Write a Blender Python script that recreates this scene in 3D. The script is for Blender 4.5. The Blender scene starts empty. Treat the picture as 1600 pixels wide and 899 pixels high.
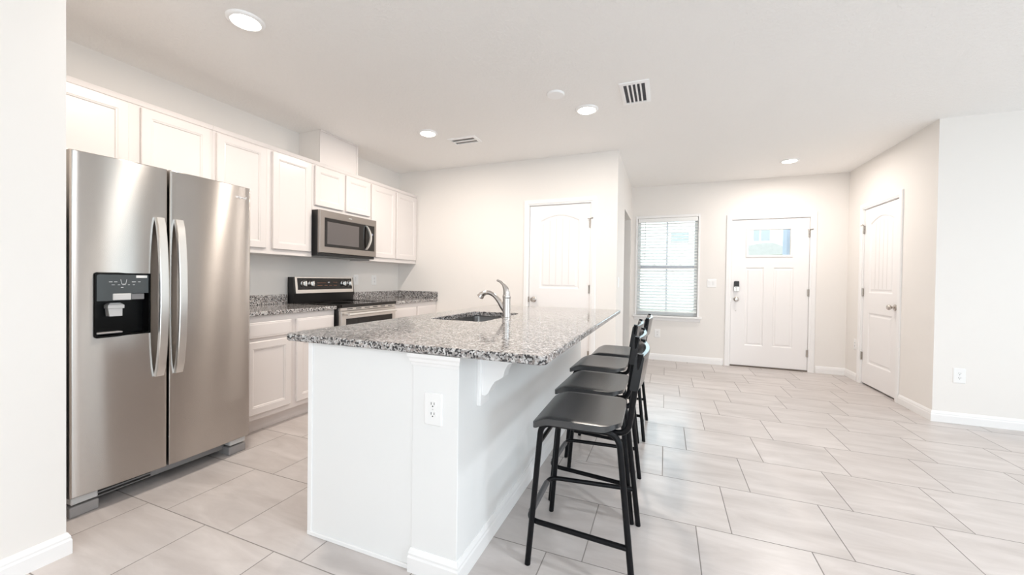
import bpy, bmesh, math, random
from mathutils import Vector, Matrix
C = bpy.context.scene.collection
SC = bpy.context.scene
PI = math.pi

# ------------------------------------------------------------------ camera
F_PX, CX, CY, YAW, PITCH, ROLL, CAM_H = 608.67, 795.44, 444.05, -0.3825, -0.012, 0.0135, 1.1769
def make_camera():
    cy, sy, cp, sp = math.cos(YAW), math.sin(YAW), math.cos(PITCH), math.sin(PITCH)
    f = Vector((sy*cp, cy*cp, sp)); r = Vector((cy, -sy, 0)); u = r.cross(f)
    r2 = math.cos(ROLL)*r + math.sin(ROLL)*u
    u2 = -math.sin(ROLL)*r + math.cos(ROLL)*u
    cam = bpy.data.cameras.new('camera'); o = bpy.data.objects.new('camera', cam); C.objects.link(o)
    m = Matrix((r2, u2, -f)).transposed().to_4x4(); m.translation = (0, 0, CAM_H)
    o.matrix_world = m
    cam.sensor_width = 36; cam.lens = F_PX/1600*36
    cam.shift_x = (800-CX)/1600; cam.shift_y = (CY-449.5)/1600
    cam.clip_start = 0.02
    SC.camera = o
make_camera()

# ------------------------------------------------------------------ world, exposure
SC.view_settings.view_transform = 'Standard'
SC.view_settings.look = 'None'
SC.view_settings.gamma = 1.0
SC.view_settings.use_curve_mapping = False
SC.view_settings.exposure = 0.04
SKY_STRENGTH = 3.0
DOWNLIGHT_W = 18.5
WINDOW_W = 30.0
SC.cycles.max_bounces = 14
SC.cycles.diffuse_bounces = 8
SC.cycles.glossy_bounces = 5
SC.cycles.transparent_max_bounces = 16
SC.cycles.sample_clamp_indirect = 8.0
SC.cycles.use_denoising = True
SC.cycles.caustics_reflective = False
SC.cycles.caustics_refractive = False
w = bpy.data.worlds.new('world'); SC.world = w; w.use_nodes = True
wn = w.node_tree.nodes; wl = w.node_tree.links
bg = wn['Background']
bg.inputs['Color'].default_value = (0.95, 0.98, 1.0, 1)
bg.inputs['Strength'].default_value = SKY_STRENGTH

def area_light(name, loc, direction, sx, sy, power, color, shape='RECTANGLE', parent=None):
    l = bpy.data.lights.new(name, 'AREA'); l.shape = shape; l.size = sx
    if shape in ('RECTANGLE', 'ELLIPSE'): l.size_y = sy
    l.energy = power; l.color = color
    o = bpy.data.objects.new(name, l); C.objects.link(o)
    o.rotation_euler = Vector(direction).to_track_quat('-Z', 'Y').to_euler()
    o.location = loc
    if parent is not None:
        o.parent = parent; o.location = Vector(loc)-parent.location
    return o
# daylight coming in through the glazed openings behind and beside the camera (built below)
DAY = (0.56, 0.83, 1.0)
area_light('daylight_sliding_door', (0.9, -4.42, 1.08), (0, 1, 0), 3.5, 2.0, WINDOW_W*1.0, DAY)
area_light('daylight_side_window', (5.12, -0.30, 1.35), (-1, 0, 0), 2.6, 1.4, WINDOW_W*1.7, DAY)
area_light('daylight_corner_window', (5.12, 3.40, 1.35), (-1, 0, 0), 0.9, 1.4, WINDOW_W*0.3, DAY)
area_light('daylight_front_window', (0.004, 6.60, 1.42), (0, -1, 0), 0.95, 1.5, WINDOW_W*0.45, DAY)

# ------------------------------------------------------------------ materials
MATS = {}
def mat(name, col, rough=0.5, metal=0.0, spec=0.5, bump=0.0, bscale=200.0, aniso=0.0, emit=0.0, coat=0.0, var=0.0, vscale=3.0):
    if name in MATS: return MATS[name]
    m = bpy.data.materials.new(name); m.use_nodes = True; MATS[name] = m
    n, l = m.node_tree.nodes, m.node_tree.links; b = n['Principled BSDF']
    b.inputs['Base Color'].default_value = (*col, 1); b.inputs['Roughness'].default_value = rough
    b.inputs['Metallic'].default_value = metal; b.inputs['Specular IOR Level'].default_value = spec
    b.inputs['Coat Weight'].default_value = coat
    tc = n.new('ShaderNodeTexCoord')
    if var > 0:
        t = n.new('ShaderNodeTexNoise'); t.inputs['Scale'].default_value = vscale; t.inputs['Detail'].default_value = 4
        l.new(tc.outputs['Object'], t.inputs['Vector'])
        mx = n.new('ShaderNodeMixRGB'); mx.inputs[1].default_value = (*[c*(1-var) for c in col], 1)
        mx.inputs[2].default_value = (*[min(1, c*(1+var)) for c in col], 1)
        l.new(t.outputs['Fac'], mx.inputs[0]); l.new(mx.outputs[0], b.inputs['Base Color'])
    if bump > 0:
        t = n.new('ShaderNodeTexNoise'); t.inputs['Scale'].default_value = bscale; t.inputs['Detail'].default_value = 3
        l.new(tc.outputs['Object'], t.inputs['Vector'])
        bp = n.new('ShaderNodeBump'); bp.inputs['Strength'].default_value = bump; bp.inputs['Distance'].default_value = 0.002
        l.new(t.outputs['Fac'], bp.inputs['Height']); l.new(bp.outputs['Normal'], b.inputs['Normal'])
    if aniso > 0:
        b.inputs['Anisotropic'].default_value = aniso; b.inputs['Anisotropic Rotation'].default_value = 0.25
        tg = n.new('ShaderNodeTangent'); tg.direction_type = 'RADIAL'; tg.axis = 'Z'
        l.new(tg.outputs[0], b.inputs['Tangent'])
    if emit > 0:
        b.inputs['Emission Color'].default_value = (*col, 1); b.inputs['Emission Strength'].default_value = emit
    return m

def math_node(n, l, op, a, b=None):
    x = n.new('ShaderNodeMath'); x.operation = op
    for i, v in enumerate((a, b)):
        if v is None: continue
        if isinstance(v, (int, float)): x.inputs[i].default_value = v
        else: l.new(v, x.inputs[i])
    return x.outputs[0]

def make_floor_mat():
    m = bpy.data.materials.new('porcelain_tile'); m.use_nodes = True
    n, l = m.node_tree.nodes, m.node_tree.links; b = n['Principled BSDF']
    M = lambda op, a, c=None: math_node(n, l, op, a, c)
    tc = n.new('ShaderNodeTexCoord'); sp = n.new('ShaderNodeSeparateXYZ'); l.new(tc.outputs['Object'], sp.inputs[0])
    X, Y = sp.outputs[0], sp.outputs[1]
    PX_, PY_, G = 0.460, 0.4545, 0.0038
    v = M('DIVIDE', M('SUBTRACT', Y, 1.162), PY_)
    row = M('FLOOR', v); fv = M('SUBTRACT', v, row)
    u = M('DIVIDE', M('SUBTRACT', M('SUBTRACT', X, M('MULTIPLY', row, PX_/3)), 0.0), PX_)
    col = M('FLOOR', u); fu = M('SUBTRACT', u, col)
    du = M('MULTIPLY', M('MINIMUM', fu, M('SUBTRACT', 1.0, fu)), PX_)
    dv = M('MULTIPLY', M('MINIMUM', fv, M('SUBTRACT', 1.0, fv)), PY_)
    d = M('MINIMUM', du, dv)
    mr = n.new('ShaderNodeMapRange'); l.new(d, mr.inputs[0])
    mr.inputs[1].default_value = G*0.42; mr.inputs[2].default_value = G*0.75
    tile = mr.outputs[0]
    cb = n.new('ShaderNodeCombineXYZ'); l.new(row, cb.inputs[0]); l.new(col, cb.inputs[1])
    wn_ = n.new('ShaderNodeTexWhiteNoise'); wn_.noise_dimensions = '2D'; l.new(cb.outputs[0], wn_.inputs['Vector'])
    # streaky stone veining, shifted per tile
    ad = n.new('ShaderNodeVectorMath'); ad.operation = 'MULTIPLY_ADD'
    l.new(wn_.outputs['Color'], ad.inputs[0]); ad.inputs[1].default_value = (7, 7, 7); l.new(tc.outputs['Object'], ad.inputs[2])
    mp = n.new('ShaderNodeMapping'); mp.inputs['Rotation'].default_value = (0, 0, 0.5); mp.inputs['Scale'].default_value = (1.2, 5.0, 1)
    l.new(ad.outputs[0], mp.inputs[0])
    nz = n.new('ShaderNodeTexNoise'); nz.inputs['Scale'].default_value = 1.6; nz.inputs['Detail'].default_value = 7; nz.inputs['Roughness'].default_value = 0.6
    nz.inputs['Distortion'].default_value = 0.6
    l.new(mp.outputs[0], nz.inputs['Vector'])
    cr = n.new('ShaderNodeValToRGB'); l.new(nz.outputs['Fac'], cr.inputs[0])
    e = cr.color_ramp.elements
    e[0].position = 0.3; e[0].color = (0.475, 0.43, 0.41, 1); e[1].position = 0.72; e[1].color = (0.645, 0.60, 0.58, 1)
    br = n.new('ShaderNodeMixRGB'); br.blend_type = 'MULTIPLY'; br.inputs[0].default_value = 1
    l.new(cr.outputs[0], br.inputs[1])
    tone = M('ADD', M('MULTIPLY', wn_.outputs['Value'], 0.07), 0.95)
    l.new(tone, br.inputs[2])
    gm = n.new('ShaderNodeMixRGB'); gm.inputs[1].default_value = (0.25, 0.225, 0.21, 1); l.new(tile, gm.inputs[0]); l.new(br.outputs[0], gm.inputs[2])
    l.new(gm.outputs[0], b.inputs['Base Color'])
    rg = n.new('ShaderNodeMapRange'); l.new(tile, rg.inputs[0]); rg.inputs[3].default_value = 0.85; rg.inputs[4].default_value = 0.30
    l.new(rg.outputs[0], b.inputs['Roughness'])
    bp = n.new('ShaderNodeBump'); bp.inputs['Strength'].default_value = 0.6; bp.inputs['Distance'].default_value = 0.0015
    l.new(tile, bp.inputs['Height']); l.new(bp.outputs[0], b.inputs['Normal'])
    return m

def make_granite():
    m = bpy.data.materials.new('speckled_granite'); m.use_nodes = True
    n, l = m.node_tree.nodes, m.node_tree.links; b = n['Principled BSDF']
    tc = n.new('ShaderNodeTexCoord')
    nz0 = n.new('ShaderNodeTexNoise'); nz0.inputs['Scale'].default_value = 60; nz0.inputs['Detail'].default_value = 2
    l.new(tc.outputs['Object'], nz0.inputs['Vector'])
    ad = n.new('ShaderNodeVectorMath'); ad.operation = 'MULTIPLY_ADD'; ad.inputs[1].default_value = (0.008, 0.008, 0.008)
    l.new(nz0.outputs['Color'], ad.inputs[0]); l.new(tc.outputs['Object'], ad.inputs[2])
    vo = n.new('ShaderNodeTexVoronoi'); vo.inputs['Scale'].default_value = 145; l.new(ad.outputs[0], vo.inputs['Vector'])
    sx = n.new('ShaderNodeSeparateColor'); l.new(vo.outputs['Color'], sx.inputs[0])
    cr = n.new('ShaderNodeValToRGB'); cr.color_ramp.interpolation = 'CONSTANT'; l.new(sx.outputs[0], cr.inputs[0])
    el = cr.color_ramp.elements
    el[0].position = 0.0; el[0].color = (0.018, 0.017, 0.02, 1)
    el[1].position = 0.17; el[1].color = (0.11, 0.105, 0.11, 1)
    for p, c in ((0.29, (0.38, 0.35, 0.34)), (0.44, (0.58, 0.55, 0.53)), (0.62, (0.80, 0.78, 0.77)), (0.90, (0.50, 0.43, 0.40))):
        x = el.new(p); x.color = (*c, 1)
    # larger drifts that make darker and lighter clusters
    nz = n.new('ShaderNodeTexNoise'); nz.inputs['Scale'].default_value = 35; nz.inputs['Detail'].default_value = 3
    l.new(tc.outputs['Object'], nz.inputs['Vector'])
    r2 = n.new('ShaderNodeMapRange'); l.new(nz.outputs['Fac'], r2.inputs[0]); r2.inputs[1].default_value = 0.3; r2.inputs[2].default_value = 0.65
    r2.inputs[3].default_value = 0.44; r2.inputs[4].default_value = 0.80
    mx = n.new('ShaderNodeMixRGB'); mx.blend_type = 'MULTIPLY'; mx.inputs[0].default_value = 1
    l.new(cr.outputs[0], mx.inputs[1]); l.new(r2.outputs[0], mx.inputs[2]); l.new(mx.outputs[0], b.inputs['Base Color'])
    b.inputs['Roughness'].default_value = 0.09
    b.inputs['Specular IOR Level'].default_value = 0.6
    return m

def make_ceiling_mat():
    m = bpy.data.materials.new('knockdown_ceiling_paint'); m.use_nodes = True
    n, l = m.node_tree.nodes, m.node_tree.links; b = n['Principled BSDF']
    b.inputs['Base Color'].default_value = (0.91, 0.90, 0.885, 1); b.inputs['Roughness'].default_value = 0.9
    tc = n.new('ShaderNodeTexCoord')
    nz = n.new('ShaderNodeTexNoise'); nz.inputs['Scale'].default_value = 55; nz.inputs['Detail'].default_value = 3
    l.new(tc.outputs['Object'], nz.inputs['Vector'])
    cr = n.new('ShaderNodeValToRGB'); cr.color_ramp.elements[0].position = 0.47; cr.color_ramp.elements[1].position = 0.58
    l.new(nz.outputs['Fac'], cr.inputs[0])
    bp = n.new('ShaderNodeBump'); bp.inputs['Strength'].default_value = 0.35; bp.inputs['Distance'].default_value = 0.003
    l.new(cr.outputs[0], bp.inputs['Height']); l.new(bp.outputs[0], b.inputs['Normal'])
    return m

def make_glass(name, tint, refl=0.08):
    m = bpy.data.materials.new(name); m.use_nodes = True
    n, l = m.node_tree.nodes, m.node_tree.links
    n.remove(n['Principled BSDF']); out = n['Material Output']
    tr = n.new('ShaderNodeBsdfTransparent'); tr.inputs[0].default_value = (*tint, 1)
    gl = n.new('ShaderNodeBsdfGlossy'); gl.inputs['Roughness'].default_value = 0.02
    fr = n.new('ShaderNodeFresnel'); fr.inputs[0].default_value = 1.45
    mx = n.new('ShaderNodeMixShader'); l.new(fr.outputs[0], mx.inputs[0]); l.new(tr.outputs[0], mx.inputs[1]); l.new(gl.outputs[0], mx.inputs[2])
    l.new(mx.outputs[0], out.inputs[0])
    return m

WALL = mat('wall_paint', (0.82, 0.79, 0.76), 0.75, bump=0.05, bscale=160)
CEIL = make_ceiling_mat()
TRIM = mat('trim_paint', (0.86, 0.85, 0.845), 0.35, bump=0.01, bscale=40)
DOORP = mat('door_paint', (0.86, 0.84, 0.835), 0.32, bump=0.01, bscale=40)
CAB = mat('cabinet_white', (0.745, 0.70, 0.68), 0.30, bump=0.01, bscale=30)
FLOOR = make_floor_mat()
GRANITE = make_granite()
STEEL = mat('brushed_stainless', (0.52, 0.49, 0.465), 0.25, 1.0, aniso=1.0)
STEEL_PLAIN = mat('satin_stainless', (0.66, 0.63, 0.60), 0.28, 1.0, bump=0.02, bscale=300)
HANDLE = mat('handle_stainless', (0.80, 0.79, 0.77), 0.32, 1.0, bump=0.01, bscale=300)
DARKSTEEL = mat('fridge_side_grey', (0.10, 0.09, 0.08), 0.45, 0.3, bump=0.03, bscale=400)
GREYPL = mat('grey_plastic', (0.30, 0.29, 0.29), 0.4, bump=0.02, bscale=300)
LGREY = mat('light_grey_plastic', (0.62, 0.62, 0.62), 0.35, bump=0.01, bscale=300)
BLACKGL = mat('black_glass', (0.010, 0.008, 0.007), 0.06, spec=0.4, bump=0.001, bscale=10)
BLACKPL = mat('black_plastic', (0.014, 0.013, 0.013), 0.35, bump=0.02, bscale=300)
SMOKE = mat('smoked_window', (0.10, 0.088, 0.086), 0.15, spec=0.6, bump=0.01, bscale=900)
DISPGL = mat('dispenser_panel_grey', (0.055, 0.065, 0.07), 0.12, spec=0.6, bump=0.002, bscale=10)
STOOL = mat('black_powder_coat', (0.006, 0.006, 0.007), 0.30, spec=0.16, bump=0.02, bscale=500)
SEATM = mat('black_seat_plastic', (0.042, 0.043, 0.045), 0.27, spec=0.7, bump=0.015, bscale=500)
RUBBER = mat('grey_grip', (0.10, 0.10, 0.105), 0.45, bump=0.02, bscale=300)
NICKEL = mat('satin_nickel', (0.55, 0.51, 0.47), 0.25, 1.0, bump=0.01, bscale=200)
CHROME = mat('brushed_nickel', (0.58, 0.55, 0.53), 0.20, 1.0, bump=0.01, bscale=200)
PLATE = mat('white_plate_plastic', (0.86, 0.855, 0.85), 0.3, bump=0.005, bscale=60)
SLOT = mat('dark_slot', (0.05, 0.05, 0.05), 0.6, bump=0.01, bscale=60)
VENTW = mat('vent_white_metal', (0.93, 0.93, 0.93), 0.4, bump=0.01, bscale=60)
VENTD = mat('vent_dark_duct', (0.06, 0.06, 0.07), 0.7, bump=0.01, bscale=60)
BLIND = mat('blind_white', (0.88, 0.88, 0.87), 0.45, bump=0.02, bscale=80)
MARK = mat('silk_white', (0.75, 0.76, 0.78), 0.4, bump=0.005, bscale=60)
ORANGE = mat('silk_amber', (0.32, 0.13, 0.07), 0.4, bump=0.005, bscale=60)
GLASS = make_glass('clear_glass', (0.97, 0.99, 0.99))
SIDING = mat('pale_siding', (0.86, 0.85, 0.84), 0.8, var=0.05, vscale=2)
STUCCO2 = mat('blue_grey_siding', (0.34, 0.39, 0.50), 0.8, var=0.08, vscale=2)
ROOF = mat('grey_shingles', (0.43, 0.43, 0.44), 0.9, var=0.15, vscale=6)
LAWN = mat('lawn', (0.30, 0.42, 0.28), 0.95, var=0.3, vscale=5)
DRIVE = mat('concrete_drive', (0.62, 0.62, 0.60), 0.9, var=0.1, vscale=2)
LEAF = mat('leaf_green', (0.22, 0.36, 0.22), 0.8, var=0.4, vscale=6)

# ------------------------------------------------------------------ mesh builder
def fillet(pts, rad, seg=6):
    pts = [Vector(p) for p in pts]; out = [pts[0]]
    for i in range(1, len(pts)-1):
        p, a, b = pts[i], pts[i-1], pts[i+1]
        r = rad[i-1] if isinstance(rad, (list, tuple)) else rad
        d1, d2 = (a-p).normalized(), (b-p).normalized()
        ang = d1.angle(d2)
        if r <= 0 or ang > PI-1e-3: out.append(p); continue
        t = min(r/math.tan(ang/2), (a-p).length*0.49, (b-p).length*0.49)
        s, e = p+d1*t, p+d2*t
        for k in range(seg+1):
            q = k/seg
            out.append((1-q)**2*s + 2*q*(1-q)*p + q*q*e)
    out.append(pts[-1]); return out

class MB:
    def __init__(s): s.bm = bmesh.new(); s.smooth = False
    def box(s, x0, x1, y0, y1, z0, z1, bev=0.0, seg=1):
        r = bmesh.ops.create_cube(s.bm, size=1)
        vs = r['verts']
        for v in vs:
            v.co = Vector(((x0+x1)/2+v.co.x*(x1-x0), (y0+y1)/2+v.co.y*(y1-y0), (z0+z1)/2+v.co.z*(z1-z0)))
        if bev > 0:
            es = list({e for v in vs for e in v.link_edges})
            bmesh.ops.bevel(s.bm, geom=es, offset=bev, segments=seg, affect='EDGES', profile=0.5)
        return s
    def loft(s, loops, cap0=True, cap1=True, closed=False):
        rings = [[s.bm.verts.new(p) for p in lp] for lp in loops]
        n = len(rings[0])
        pairs = list(zip(rings[:-1], rings[1:]))
        if closed: pairs.append((rings[-1], rings[0]))
        for a, b in pairs:
            for i in range(n):
                j = (i+1) % n
                try: s.bm.faces.new((a[i], a[j], b[j], b[i]))
                except ValueError: pass
        if not closed:
            if cap0: s.bm.faces.new(rings[0][::-1])
            if cap1: s.bm.faces.new(rings[-1])
        return s
    def prism(s, poly, to3, d0, d1):
        return s.loft([[to3(a, b, d0) for a, b in poly], [to3(a, b, d1) for a, b in poly]])
    def tube(s, path, r, n=12, flat=None):
        pts = [Vector(p) for p in path]
        rs = r if isinstance(r, (list, tuple)) else [r]*len(pts)
        t0 = (pts[1]-pts[0]).normalized()
        ref = Vector((0, 0, 1)) if abs(t0.z) < 0.9 else Vector((0, 1, 0))
        nrm = (ref - t0*ref.dot(t0)).normalized(); loops = []
        for i, p in enumerate(pts):
            if i == 0: t = t0
            elif i == len(pts)-1: t = (pts[i]-pts[i-1]).normalized()
            else: t = ((pts[i]-pts[i-1]).normalized()+(pts[i+1]-pts[i]).normalized()).normalized()
            nrm = (nrm - t*nrm.dot(t)).normalized(); bn = t.cross(nrm)
            fx, fy = flat if flat else (1, 1)
            loops.append([p + rs[i]*(fx*math.cos(2*PI*k/n)*nrm + fy*math.sin(2*PI*k/n)*bn) for k in range(n)])
        s.smooth = True
        return s.loft(loops)
    def lathe(s, prof, origin=(0, 0, 0), axis='z', n=32):
        o = Vector(origin); loops = []
        for r, h in prof:
            lp = []
            for k in range(n):
                a = 2*PI*k/n; c, q = r*math.cos(a), r*math.sin(a)
                v = {'z': (c, q, h), 'y': (c, h, q), 'x': (h, c, q), '-y': (c, -h, q), '-x': (-h, c, q), '-z': (c, q, -h)}[axis]
                lp.append(o+Vector(v))
            loops.append(lp)
        s.smooth = True
        return s.loft(loops)
    def build(s, name, m, parent=None, origin=None, smooth=None):
        bm = s.bm
        bmesh.ops.recalc_face_normals(bm, faces=bm.faces)
        off = Vector(origin) if origin is not None else (parent_world(parent) if parent is not None else Vector((0, 0, 0)))
        for v in bm.verts: v.co -= off
        me = bpy.data.meshes.new(name)
        sm = s.smooth if smooth is None else smooth
        if sm:
            for f in bm.faces: f.smooth = True
            for e in bm.edges:
                if len(e.link_faces) == 2 and e.calc_face_angle(0) > math.radians(38): e.smooth = False
        bm.to_mesh(me); bm.free(); me.materials.append(m)
        o = bpy.data.objects.new(name, me); C.objects.link(o)
        if parent is not None: o.parent = parent
        elif origin is not None: o.location = origin
        return o

def parent_world(o):
    v = Vector((0, 0, 0))
    while o is not None: v = v + o.location; o = o.parent
    return v

def thing(name, loc, label, cat, group=None, kind=None):
    o = bpy.data.objects.new(name, None); C.objects.link(o); o.location = loc
    o.empty_display_size = 0.05
    return tag(o, label, cat, group, kind)
def tag(o, label, cat, group=None, kind=None):
    o['label'] = label; o['category'] = cat
    if group: o['group'] = group
    if kind: o['kind'] = kind
    return o
def struct(o, label, cat): return tag(o, label, cat, None, 'structure')

# orientation maps: (a, b, d) with d growing towards the viewer
def face_x(x0):            # plane facing +X; a = y, b = z
    return lambda a, b, d: Vector((x0+d, a, b))
def face_nx(x0):           # plane facing -X
    return lambda a, b, d: Vector((x0-d, a, b))
def face_ny(y0):           # plane facing -Y; a = x, b = z
    return lambda a, b, d: Vector((a, y0-d, b))
def face_nz(z0):           # ceiling, facing down; a = x, b = y
    return lambda a, b, d: Vector((a, b, z0-d))

def rect(a0, a1, b0, b1, i=0.0):
    return [(a0+i, b0+i), (a1-i, b0+i), (a1-i, b1-i), (a0+i, b1-i)]
def arch(a0, a1, b0, b1, rise, i=0.0, n=14):
    """rectangle whose top edge bows up by rise"""
    a0, a1, b0, b1 = a0+i, a1-i, b0+i, b1-i
    pts = [(a0, b0), (a1, b0)]
    for k in range(n+1):
        t = k/n; a = a1+(a0-a1)*t
        x = (2*t-1)
        pts.append((a, b1 + rise*(1-abs(x)**1.8)))
    return pts
def rrect(a0, a1, b0, b1, r, n=6):
    pts = []
    for (ca, cb, s) in ((a1-r, b0+r, -PI/2), (a1-r, b1-r, 0), (a0+r, b1-r, PI/2), (a0+r, b0+r, PI)):
        for k in range(n+1):
            t = s+PI/2*k/n; pts.append((ca+r*math.cos(t), cb+r*math.sin(t)))
    return pts

def panel_slab(to3, outer, thick, panels, edge=0.002):
    """slab with pressed panels. panels: list of (function inset->outline, [(inset, depth), ...], keep_hole)"""
    mb = MB(); bm = mb.bm
    def loop(pts, d): return [bm.verts.new(to3(a, b, d)) for a, b in pts]
    def bridge(A, B):
        n = len(A)
        for i in range(n):
            j = (i+1) % n; bm.faces.new((A[i], A[j], B[j], B[i]))
    back = loop(outer, -thick); mid = loop(outer, -edge)
    ca = sum(p[0] for p in outer)/len(outer); cb = sum(p[1] for p in outer)/len(outer)
    inn = [(a + (edge if a < ca else -edge), b + (edge if b < cb else -edge)) for a, b in outer]
    front = loop(inn, 0)
    bridge(back, mid); bridge(mid, front)
    edges = []
    def ring_edges(L):
        es = []
        for i in range(len(L)):
            e = bm.edges.get((L[i], L[(i+1) % len(L)])) or bm.edges.new((L[i], L[(i+1) % len(L)]))
            es.append(e)
        return es
    edges += ring_edges(front)
    starts = []
    for fn, prof, hole in panels:
        L = loop(fn(0), 0); starts.append(L); edges += ring_edges(L)
    bmesh.ops.triangle_fill(bm, use_beauty=True, use_dissolve=False, edges=edges)
    holes = []
    for (fn, prof, hole), L in zip(panels, starts):
        prev = L
        for ins, dep in prof:
            cur = loop(fn(ins), dep); bridge(prev, cur); prev = cur
        if hole:
            end = loop(fn(prof[-1][0]), -thick); bridge(prev, end); holes.append(end)
        else: bm.faces.new(prev)
    if holes:
        es = ring_edges(back)
        for h in holes: es += ring_edges(h)
        bmesh.ops.triangle_fill(bm, use_beauty=True, use_dissolve=False, edges=es)
    else: bm.faces.new(back[::-1])
    return mb

def wall_cells(mb, axis, c0, c1, a0, a1, b0, b1, holes):
    """wall slab between c0..c1 on axis, spanning a (other horizontal) and z, with rectangular holes (a0,a1,z0,z1)"""
    As = sorted({a0, a1, *[h[0] for h in holes], *[h[1] for h in holes]}); Bs = sorted({b0, b1, *[h[2] for h in holes], *[h[3] for h in holes]})
    for i in range(len(As)-1):
        for j in range(len(Bs)-1):
            ma, mz = (As[i]+As[i+1])/2, (Bs[j]+Bs[j+1])/2
            if any(h[0] < ma < h[1] and h[2] < mz < h[3] for h in holes): continue
            if axis == 'x': mb.box(c0, c1, As[i], As[i+1], Bs[j], Bs[j+1])
            else: mb.box(As[i], As[i+1], c0, c1, Bs[j], Bs[j+1])
    bmesh.ops.remove_doubles(mb.bm, verts=mb.bm.verts, dist=1e-5)
    # drop the faces shared by neighbouring cells
    seen = {}
    for f in list(mb.bm.faces):
        k = tuple(sorted(v.index for v in f.verts)); seen.setdefault(k, []).append(f)
    return mb

# ------------------------------------------------------------------ measured planes
KX, PY, CZ, PXW, FY, RX, RY = -3.4217, 4.4083, 2.609, -0.504, 6.2628, 2.161, 4.4988
LX, LY = -2.309, 0.8136
EX, BY = 5.2, -4.5                      # far sides of the room behind the camera
DT = 2.05                               # top of the door slabs

# ------------------------------------------------------------------ room shell
struct(MB().box(KX-0.12, EX+0.12, BY-0.12, FY+0.16, -0.10, 0.0).build('floor', FLOOR), 'pale greige stone-look tile floor laid in a stepped offset', 'floor')
struct(MB().box(KX-0.12, EX+0.12, BY-0.12, FY+0.16, CZ, CZ+0.12).build('ceiling', CEIL), 'white knockdown textured flat ceiling over kitchen and entry', 'ceiling')
struct(MB().box(KX-0.12, KX, LY, PY+0.12, 0, CZ).build('wall_kitchen', WALL), 'off-white wall behind the white kitchen cabinets and range', 'wall')
mb = MB().box(LX-0.12, LX, BY, LY, 0, CZ); mb.box(KX-0.12, LX-0.12, LY-0.12, LY, 0, CZ)
struct(mb.build('wall_left', WALL), 'near wall end at the left beside the refrigerator', 'wall')
# pantry wall, door hole
PD0, PD1 = -1.518, -0.797
mb = wall_cells(MB(), 'y', PY, PY+0.12, KX, PXW, 0, CZ, [(PD0-0.02, PD1+0.02, 0, DT+0.02)])
struct(mb.build('wall_pantry', WALL), 'cream wall holding the arched white pantry door', 'wall')
mb = wall_cells(MB(), 'x', PXW-0.12, PXW, PY+0.12, FY, 0, CZ, [(5.19, 6.14, 0, 2.10)])
struct(mb.build('wall_passage', WALL), 'narrow white wall with the passage opening left of the blinds window', 'wall')
WX0, WX1, WZ0, WZ1 = -0.41, 0.425, 0.665, 2.125
FD0, FD1 = 0.857, 1.757
mb = wall_cells(MB(), 'y', FY, FY+0.16, -2.4, RX+0.12, 0, CZ, [(WX0, WX1, WZ0, WZ1), (FD0-0.02, FD1+0.02, 0, DT+0.02)])
struct(mb.build('wall_front', WALL), 'far off-white wall with the front door and the blinds window', 'wall')
RD0, RD1 = 5.085, 5.845
mb = wall_cells(MB(), 'x', RX, RX+0.12, RY+0.12, FY, 0, CZ, [(RD0-0.02, RD1+0.02, 0, DT+0.02)])
struct(mb.build('wall_closet', WALL), 'beige wall on the right holding the closet door with knob', 'wall')
struct(MB().box(RX, EX+0.12, RY, RY+0.12, 0, CZ).build('wall_right', WALL), 'pale cool-white wall at the far right with one low outlet', 'wall')
mb = wall_cells(MB(), 'x', EX, EX+0.12, BY, RY, 0, CZ, [(-1.65, 1.05, 0.6, 2.1), (2.92, 3.88, 0.6, 2.1)])
struct(mb.build('wall_side', WALL), 'side wall of the living area out of the picture', 'wall')
mb = wall_cells(MB(), 'y', BY-0.12, BY, LX-0.12, EX+0.12, 0, CZ, [(-0.9, 2.7, 0.02, 2.08)])
struct(mb.build('wall_back', WALL), 'rear wall with the glazed sliding door out of the picture', 'wall')
struct(MB().box(-2.5, -2.4, 5.0, FY+0.16, 0, CZ).build('wall_hall', WALL), 'end wall of the passage left of the window', 'wall')
struct(MB().box(-2.5, PXW-0.12, 4.9, 5.0, 0, CZ).build('wall_hall_side', WALL), 'inner wall of the passage behind the pantry', 'wall')
struct(MB().box(KX-0.12, -2.5, PY+0.12, PY+0.2, 0, CZ).build('wall_pantry_rear', WALL), 'rear lining behind the pantry wall', 'wall')
struct(MB().box(3.1, 3.2, RY+0.12, FY+0.16, 0, CZ).build('wall_closet_inner', WALL), 'inner closet wall behind the right-hand door', 'wall')
struct(MB().box(RX+0.12, 3.1, FY, FY+0.16, 0, CZ).build('wall_closet_front', WALL), 'closet wall on the street side', 'wall')
# frames of the openings out of the picture
mb = MB()
for x in (-0.9, 0.9-0.03, 2.7-0.06): mb.box(x, x+0.06, BY-0.10, BY-0.02, 0.02, 2.08)
mb.box(-0.9, 2.7, BY-0.10, BY-0.02, 2.02, 2.08); mb.box(-0.9, 2.7, BY-0.10, BY-0.02, 0.02, 0.07)
struct(mb.build('window_2', TRIM), 'white framed sliding door behind the camera', 'window')
mb = MB()
for y in (-1.65, -0.33, 0.99): mb.box(EX+0.02, EX+0.10, y, y+0.06, 0.6, 2.1)
mb.box(EX+0.02, EX+0.10, -1.65, 1.05, 2.04, 2.1); mb.box(EX+0.02, EX+0.10, -1.65, 1.05, 0.6, 0.66)
struct(mb.build('window_3', TRIM), 'white framed side window beside the camera', 'window')

mb = MB()
for y in (2.92, 3.82): mb.box(EX+0.02, EX+0.10, y, y+0.06, 0.6, 2.1)
mb.box(EX+0.02, EX+0.10, 2.92, 3.88, 2.04, 2.1); mb.box(EX+0.02, EX+0.10, 2.92, 3.88, 0.6, 0.66)
struct(mb.build('window_4', TRIM), 'narrow white framed window near the far right corner', 'window')

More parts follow.
